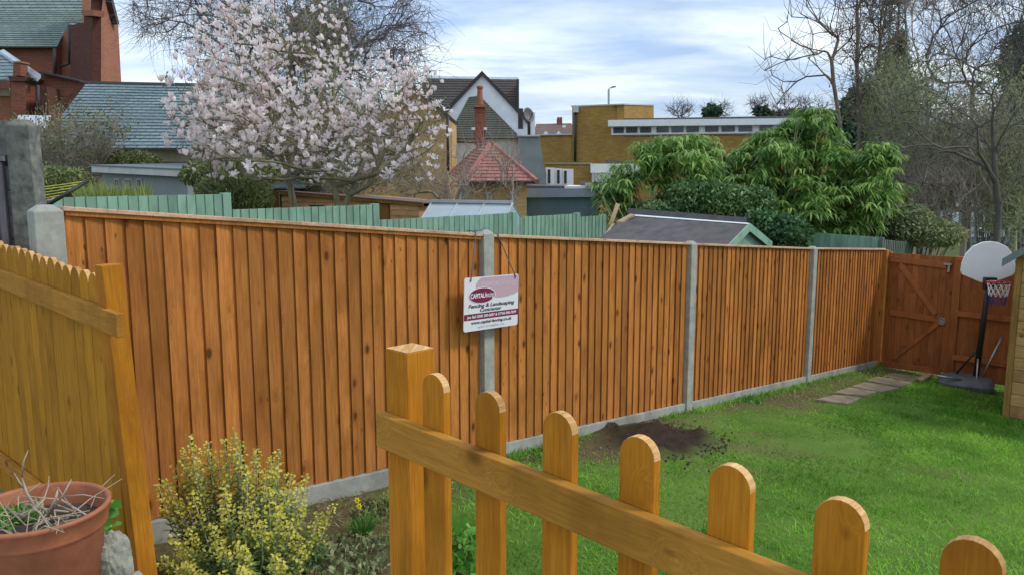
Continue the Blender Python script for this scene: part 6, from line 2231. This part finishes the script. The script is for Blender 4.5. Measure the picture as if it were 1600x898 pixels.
SPc = on_ground(365, 1010)
yS = 3.75
xS = (365 - 800) / F * yS
SPG = thing('spurge_bush', 'tall spurge bush with yellow green flower heads against the orange fence', 'bush', (xS, yS, gh(xS, yS)))
tops = [(295, 680, 0), (365, 672, .1), (400, 700, .1), (435, 705, .05), (340, 715, .15), (275, 730, .1), (310, 745, 0), (385, 740, -.05), (455, 740, .05), (475, 790, .1), (420, 765, -.15), (350, 770, -.2), (270, 775, -.05),
        (480, 745, .25), (330, 820, -.35), (295, 830, -.35), (270, 840, -.3), (410, 815, -.3), (440, 800, -.2), (370, 850, -.45), (380, 885, -.5), (290, 880, -.5), (345, 900, -.55), (430, 870, -.45), (405, 905, -.6), (450, 905, -.5), (255, 750, .2),
        (325, 690, .15), (375, 690, 0), (415, 735, 0), (445, 765, 0), (355, 735, 0), (300, 770, -.1), (500, 800, .1), (520, 790, .2), (395, 790, -.25), (255, 870, -.4), (470, 840, -.2), (320, 745, .2), (285, 705, .1), (430, 730, .2)]
ext = []
for (a_, b_, c_) in tops:
    ext.append((a_, b_, c_))
    ext.append((a_ + R.uniform(-16, 16), b_ + R.uniform(4, 26), c_ + R.uniform(-0.12, 0.12)))
lp, lt_, lw_, ls_, lr_ = [], [], [], [], []
fp_, fr2 = [], []
fdir = []
stm = MB()
for a_, b_, c_ in ext:
    top = P(a_, b_, yS + c_)
    bx, by = xS + (top.x - xS) * 0.35 + R.uniform(-.05, .05), yS + (top.y - yS) * 0.35
    bot = Vector((bx, by, gh(bx, by)))
    mid = bot.lerp(top, 0.5) + Vector(((top.x - bx) * 0.18, 0, 0))
    stm.tube([bot, mid, top], [0.005, 0.004, 0.003], 5, False)
    L_ = (top - bot).length
    fh = R.uniform(0.12, 0.24)           # length of the flower head
    nl = 70
    for i in range(nl):
        f = 0.15 + 0.72 * (i / nl)
        p = (bot.lerp(mid, f * 2) if f < 0.5 else mid.lerp(top, f * 2 - 1))
        if (top - p).length < fh * 0.8: continue
        an = i * 2.4 + R.uniform(-.2, .2)
        ll = R.uniform(0.045, 0.075)
        dd = Vector((math.cos(an), math.sin(an), R.uniform(-0.1, 0.5))).normalized()
        lp.append(tuple(p)); lt_.append(tuple(dd * ll)); lw_.append(0.013)
        sdv = dd.cross(Vector((0, 0, 1))).normalized()
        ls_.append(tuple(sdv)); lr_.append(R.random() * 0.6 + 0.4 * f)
    nf = int(48 * fh / 0.18)
    axis = (top - mid).normalized()
    for i in range(nf):
        f = (i + R.random()) / nf
        an = i * 2.4
        r_ = 0.045 * (1 - 0.55 * f) * R.uniform(0.4, 1.1)
        p = top - axis * fh * (1 - f) + Vector((math.cos(an) * r_, math.sin(an) * r_, R.uniform(0, 0.015)))
        fp_.append(tuple(p)); fr2.append(R.uniform(0.2, 1.0))
stm.build('stems', M['twiggreen'], SPG, uv=False)['kind'] = 'stuff'
lt_ = np.array(lt_)
blades('leaves', np.array(lp), lt_, np.array(lw_), M['spurgeleaf'], SPG, 'stuff', np.stack([np.zeros(len(lt_)), np.zeros(len(lt_)), np.full(len(lt_), 0.008)], -1), np.array(ls_), np.clip(np.array(lr_), 0, 1))
# flower bracts: little cupped pairs
fp_ = np.array(fp_)
n_ = len(fp_)
Vs, Fs, Rs = [], [], []
for i in range(n_):
    r_ = R.uniform(0.0065, 0.0105)
    t0 = R.uniform(0, 6.28)
    nrm_ = Vector((R.gauss(0, 0.6), R.gauss(-0.35, 0.6), 1)).normalized()
    a1 = nrm_.cross(Vector((1, 0, 0.1))).normalized(); b1 = nrm_.cross(a1)
    k = len(Vs)
    c_ = Vector(fp_[i])
    Vs.append(c_)
    for j in range(6):
        q = c_ + (a1 * math.cos(t0 + j * 1.047) + b1 * math.sin(t0 + j * 1.047)) * r_ * (1.0 if j % 3 else 0.7) + nrm_ * r_ * 0.35
        Vs.append(q)
    for j in range(6):
        Fs.append((k, k + 1 + j, k + 1 + (j + 1) % 6))
    Rs += [fr2[i] * 0.6] + [fr2[i]] * 6
o = mesh_obj('flowers', np.array([v[:] for v in Vs]), np.array(Fs), M['spurgeflower'], SPG, attrs={'rnd': Rs})
o['kind'] = 'stuff'

# ---- daffodil clump
dc_ = on_ground(567, 832)
DF = thing('daffodil_clump', 'small clump of green leaves with two yellow daffodils on the bare bed', 'flowers', dc_)
nl = 170
an = rng.uniform(0, 6.28, nl)
rr = rng.uniform(0, 0.05, nl)
ln_ = rng.uniform(0.08, 0.17, nl)
tl_ = rng.uniform(0.2, 1.0, nl)
bs = np.stack([dc_.x + np.cos(an) * rr, dc_.y + np.sin(an) * rr, np.full(nl, dc_.z)], -1)
blades('leaves', bs, np.stack([np.cos(an) * ln_ * tl_ * 0.8, np.sin(an) * ln_ * tl_ * 0.8, ln_ * (1.1 - tl_ * 0.75)], -1), np.full(nl, 0.008), M['daffleaf'], DF, 'stuff', np.stack([np.zeros(nl), np.zeros(nl), ln_ * 0.15], -1))
for x_, y_ in ((558, 781), (561, 790)):
    hd_ = P(x_, y_, dc_.y - 0.02)
    MB().tube([dc_ + Vector((0, 0, 0.0)), hd_.lerp(dc_, 0.4) + Vector((-.01, 0, 0)), hd_], 0.003, 5).build('flower_stem', M['culm'], DF, uv=False)
    mb = MB()
    ax = Vector((0.1, -0.9, 0.3)).normalized(); a1 = ax.cross(Vector((0, 0, 1))).normalized(); b1 = ax.cross(a1)
    for j in range(6):
        t_ = j * 1.047
        u_ = a1 * math.cos(t_) + b1 * math.sin(t_); v_ = a1 * -math.sin(t_) + b1 * math.cos(t_)
        mb.add([hd_, hd_ + u_ * 0.010 + v_ * 0.006, hd_ + u_ * 0.021, hd_ + u_ * 0.010 - v_ * 0.006], [(0, 1, 2, 3)])
    mb.tube([hd_, hd_ + ax * 0.012], [0.005, 0.008], 8, False)
    mb.build('flower', M['daff'], DF, uv=False)
# bed weeds
def weed(nm, label, px, py, n_, m, sz_, rad, hgt, cat='plant', aspect=0.5, drop=-0.4):
    c_ = on_ground(px, py)
    t = thing(nm, label, cat, c_)
    a_ = rng.uniform(0, 6.28, n_); r_ = rad * np.sqrt(rng.random(n_))
    pts = np.stack([c_.x + np.cos(a_) * r_, c_.y + np.sin(a_) * r_, c_.z + rng.random(n_) * hgt], -1)
    cloud('leaves', pts, sz_, m, t, drop, aspect)
    mb = MB()
    for i in range(8):
        mb.tube([c_, c_ + Vector((R.uniform(-rad, rad) * .7, R.uniform(-rad, rad) * .7, hgt * 0.9))], 0.003, 4, False)
    mb.build('stems', M['culm'], t, uv=False)['kind'] = 'stuff'
    return t


weed('leafy_plant', 'bright green broad leaved plant seen between the first two pickets', 722, 900, 150, M['fresh'], (0.035, 0.065), 0.085, 0.27, aspect=0.75, drop=-0.1)
weed('silver_weed', 'dull grey green creeping weed at the bottom of the bare bed', 540, 878, 700, M['hedge'], (0.02, 0.05), 0.26, 0.05)
weed('blue_green_plant', 'dark blue green spurge seedling right of the flowering bush', 478, 885, 260, M['laurel'], (0.04, 0.08), 0.09, 0.16, aspect=0.2)
weed('small_weed', 'pale green weeds along the gravel board beside the daffodils', 590, 800, 300, M['drygreen'], (0.02, 0.045), 0.14, 0.04)
weed('small_weed', 'low green weed tuft at the fence foot left of the dug soil', 855, 715, 260, M['fresh'], (0.015, 0.04), 0.16, 0.03)
weed('small_weed', 'low green weed tuft at the fence foot before the third bay', 1165, 628, 320, M['daffleaf'], (0.02, 0.05), 0.2, 0.04)
for i, (px, py) in enumerate(((1068, 640), (1076, 641), (851, 669))):
    rock('stone', on_ground(px, py) + Vector((0, 0, 0.03)), 0.035, 0.03, 0.03, M['stone'], ['small pale stone at the foot of the third concrete post, left of the pair', 'small pale stone at the foot of the third concrete post, right of the pair', 'single pale stone beside the gravel board behind the third picket'][i], 20 + i)

nw = 5200
s_ = rng.uniform(0.2, 9.0, nw)
t_ = 0.045 + np.abs(rng.normal(0, 0.06, nw))
k = rng.random(nw) < np.clip(0.35 + 0.6 * fbm(s_ * 2.1, s_ * 0.7, 77), 0.02, 1)
k &= np.abs(s_ - SOIL_C[0]) > 0.55
s_, t_ = s_[k], t_[k]
nk = len(s_)
hh = rng.uniform(0.025, 0.085, nk)
ll = rng.normal(0, 0.45, (nk, 2)) * hh[:, None]
fg = blades('fence_foot_grass', np.stack([O0.x + E1.x * s_ + E2.x * t_, O0.y + E1.y * s_ + E2.y * t_, gz(s_, t_) - 0.004], -1),
            np.stack([ll[:, 0], ll[:, 1], hh], -1), np.full(nk, 0.009), M['grass'])
tag(fg, 'longer ragged grass tufts growing against the concrete gravel boards', 'grass')
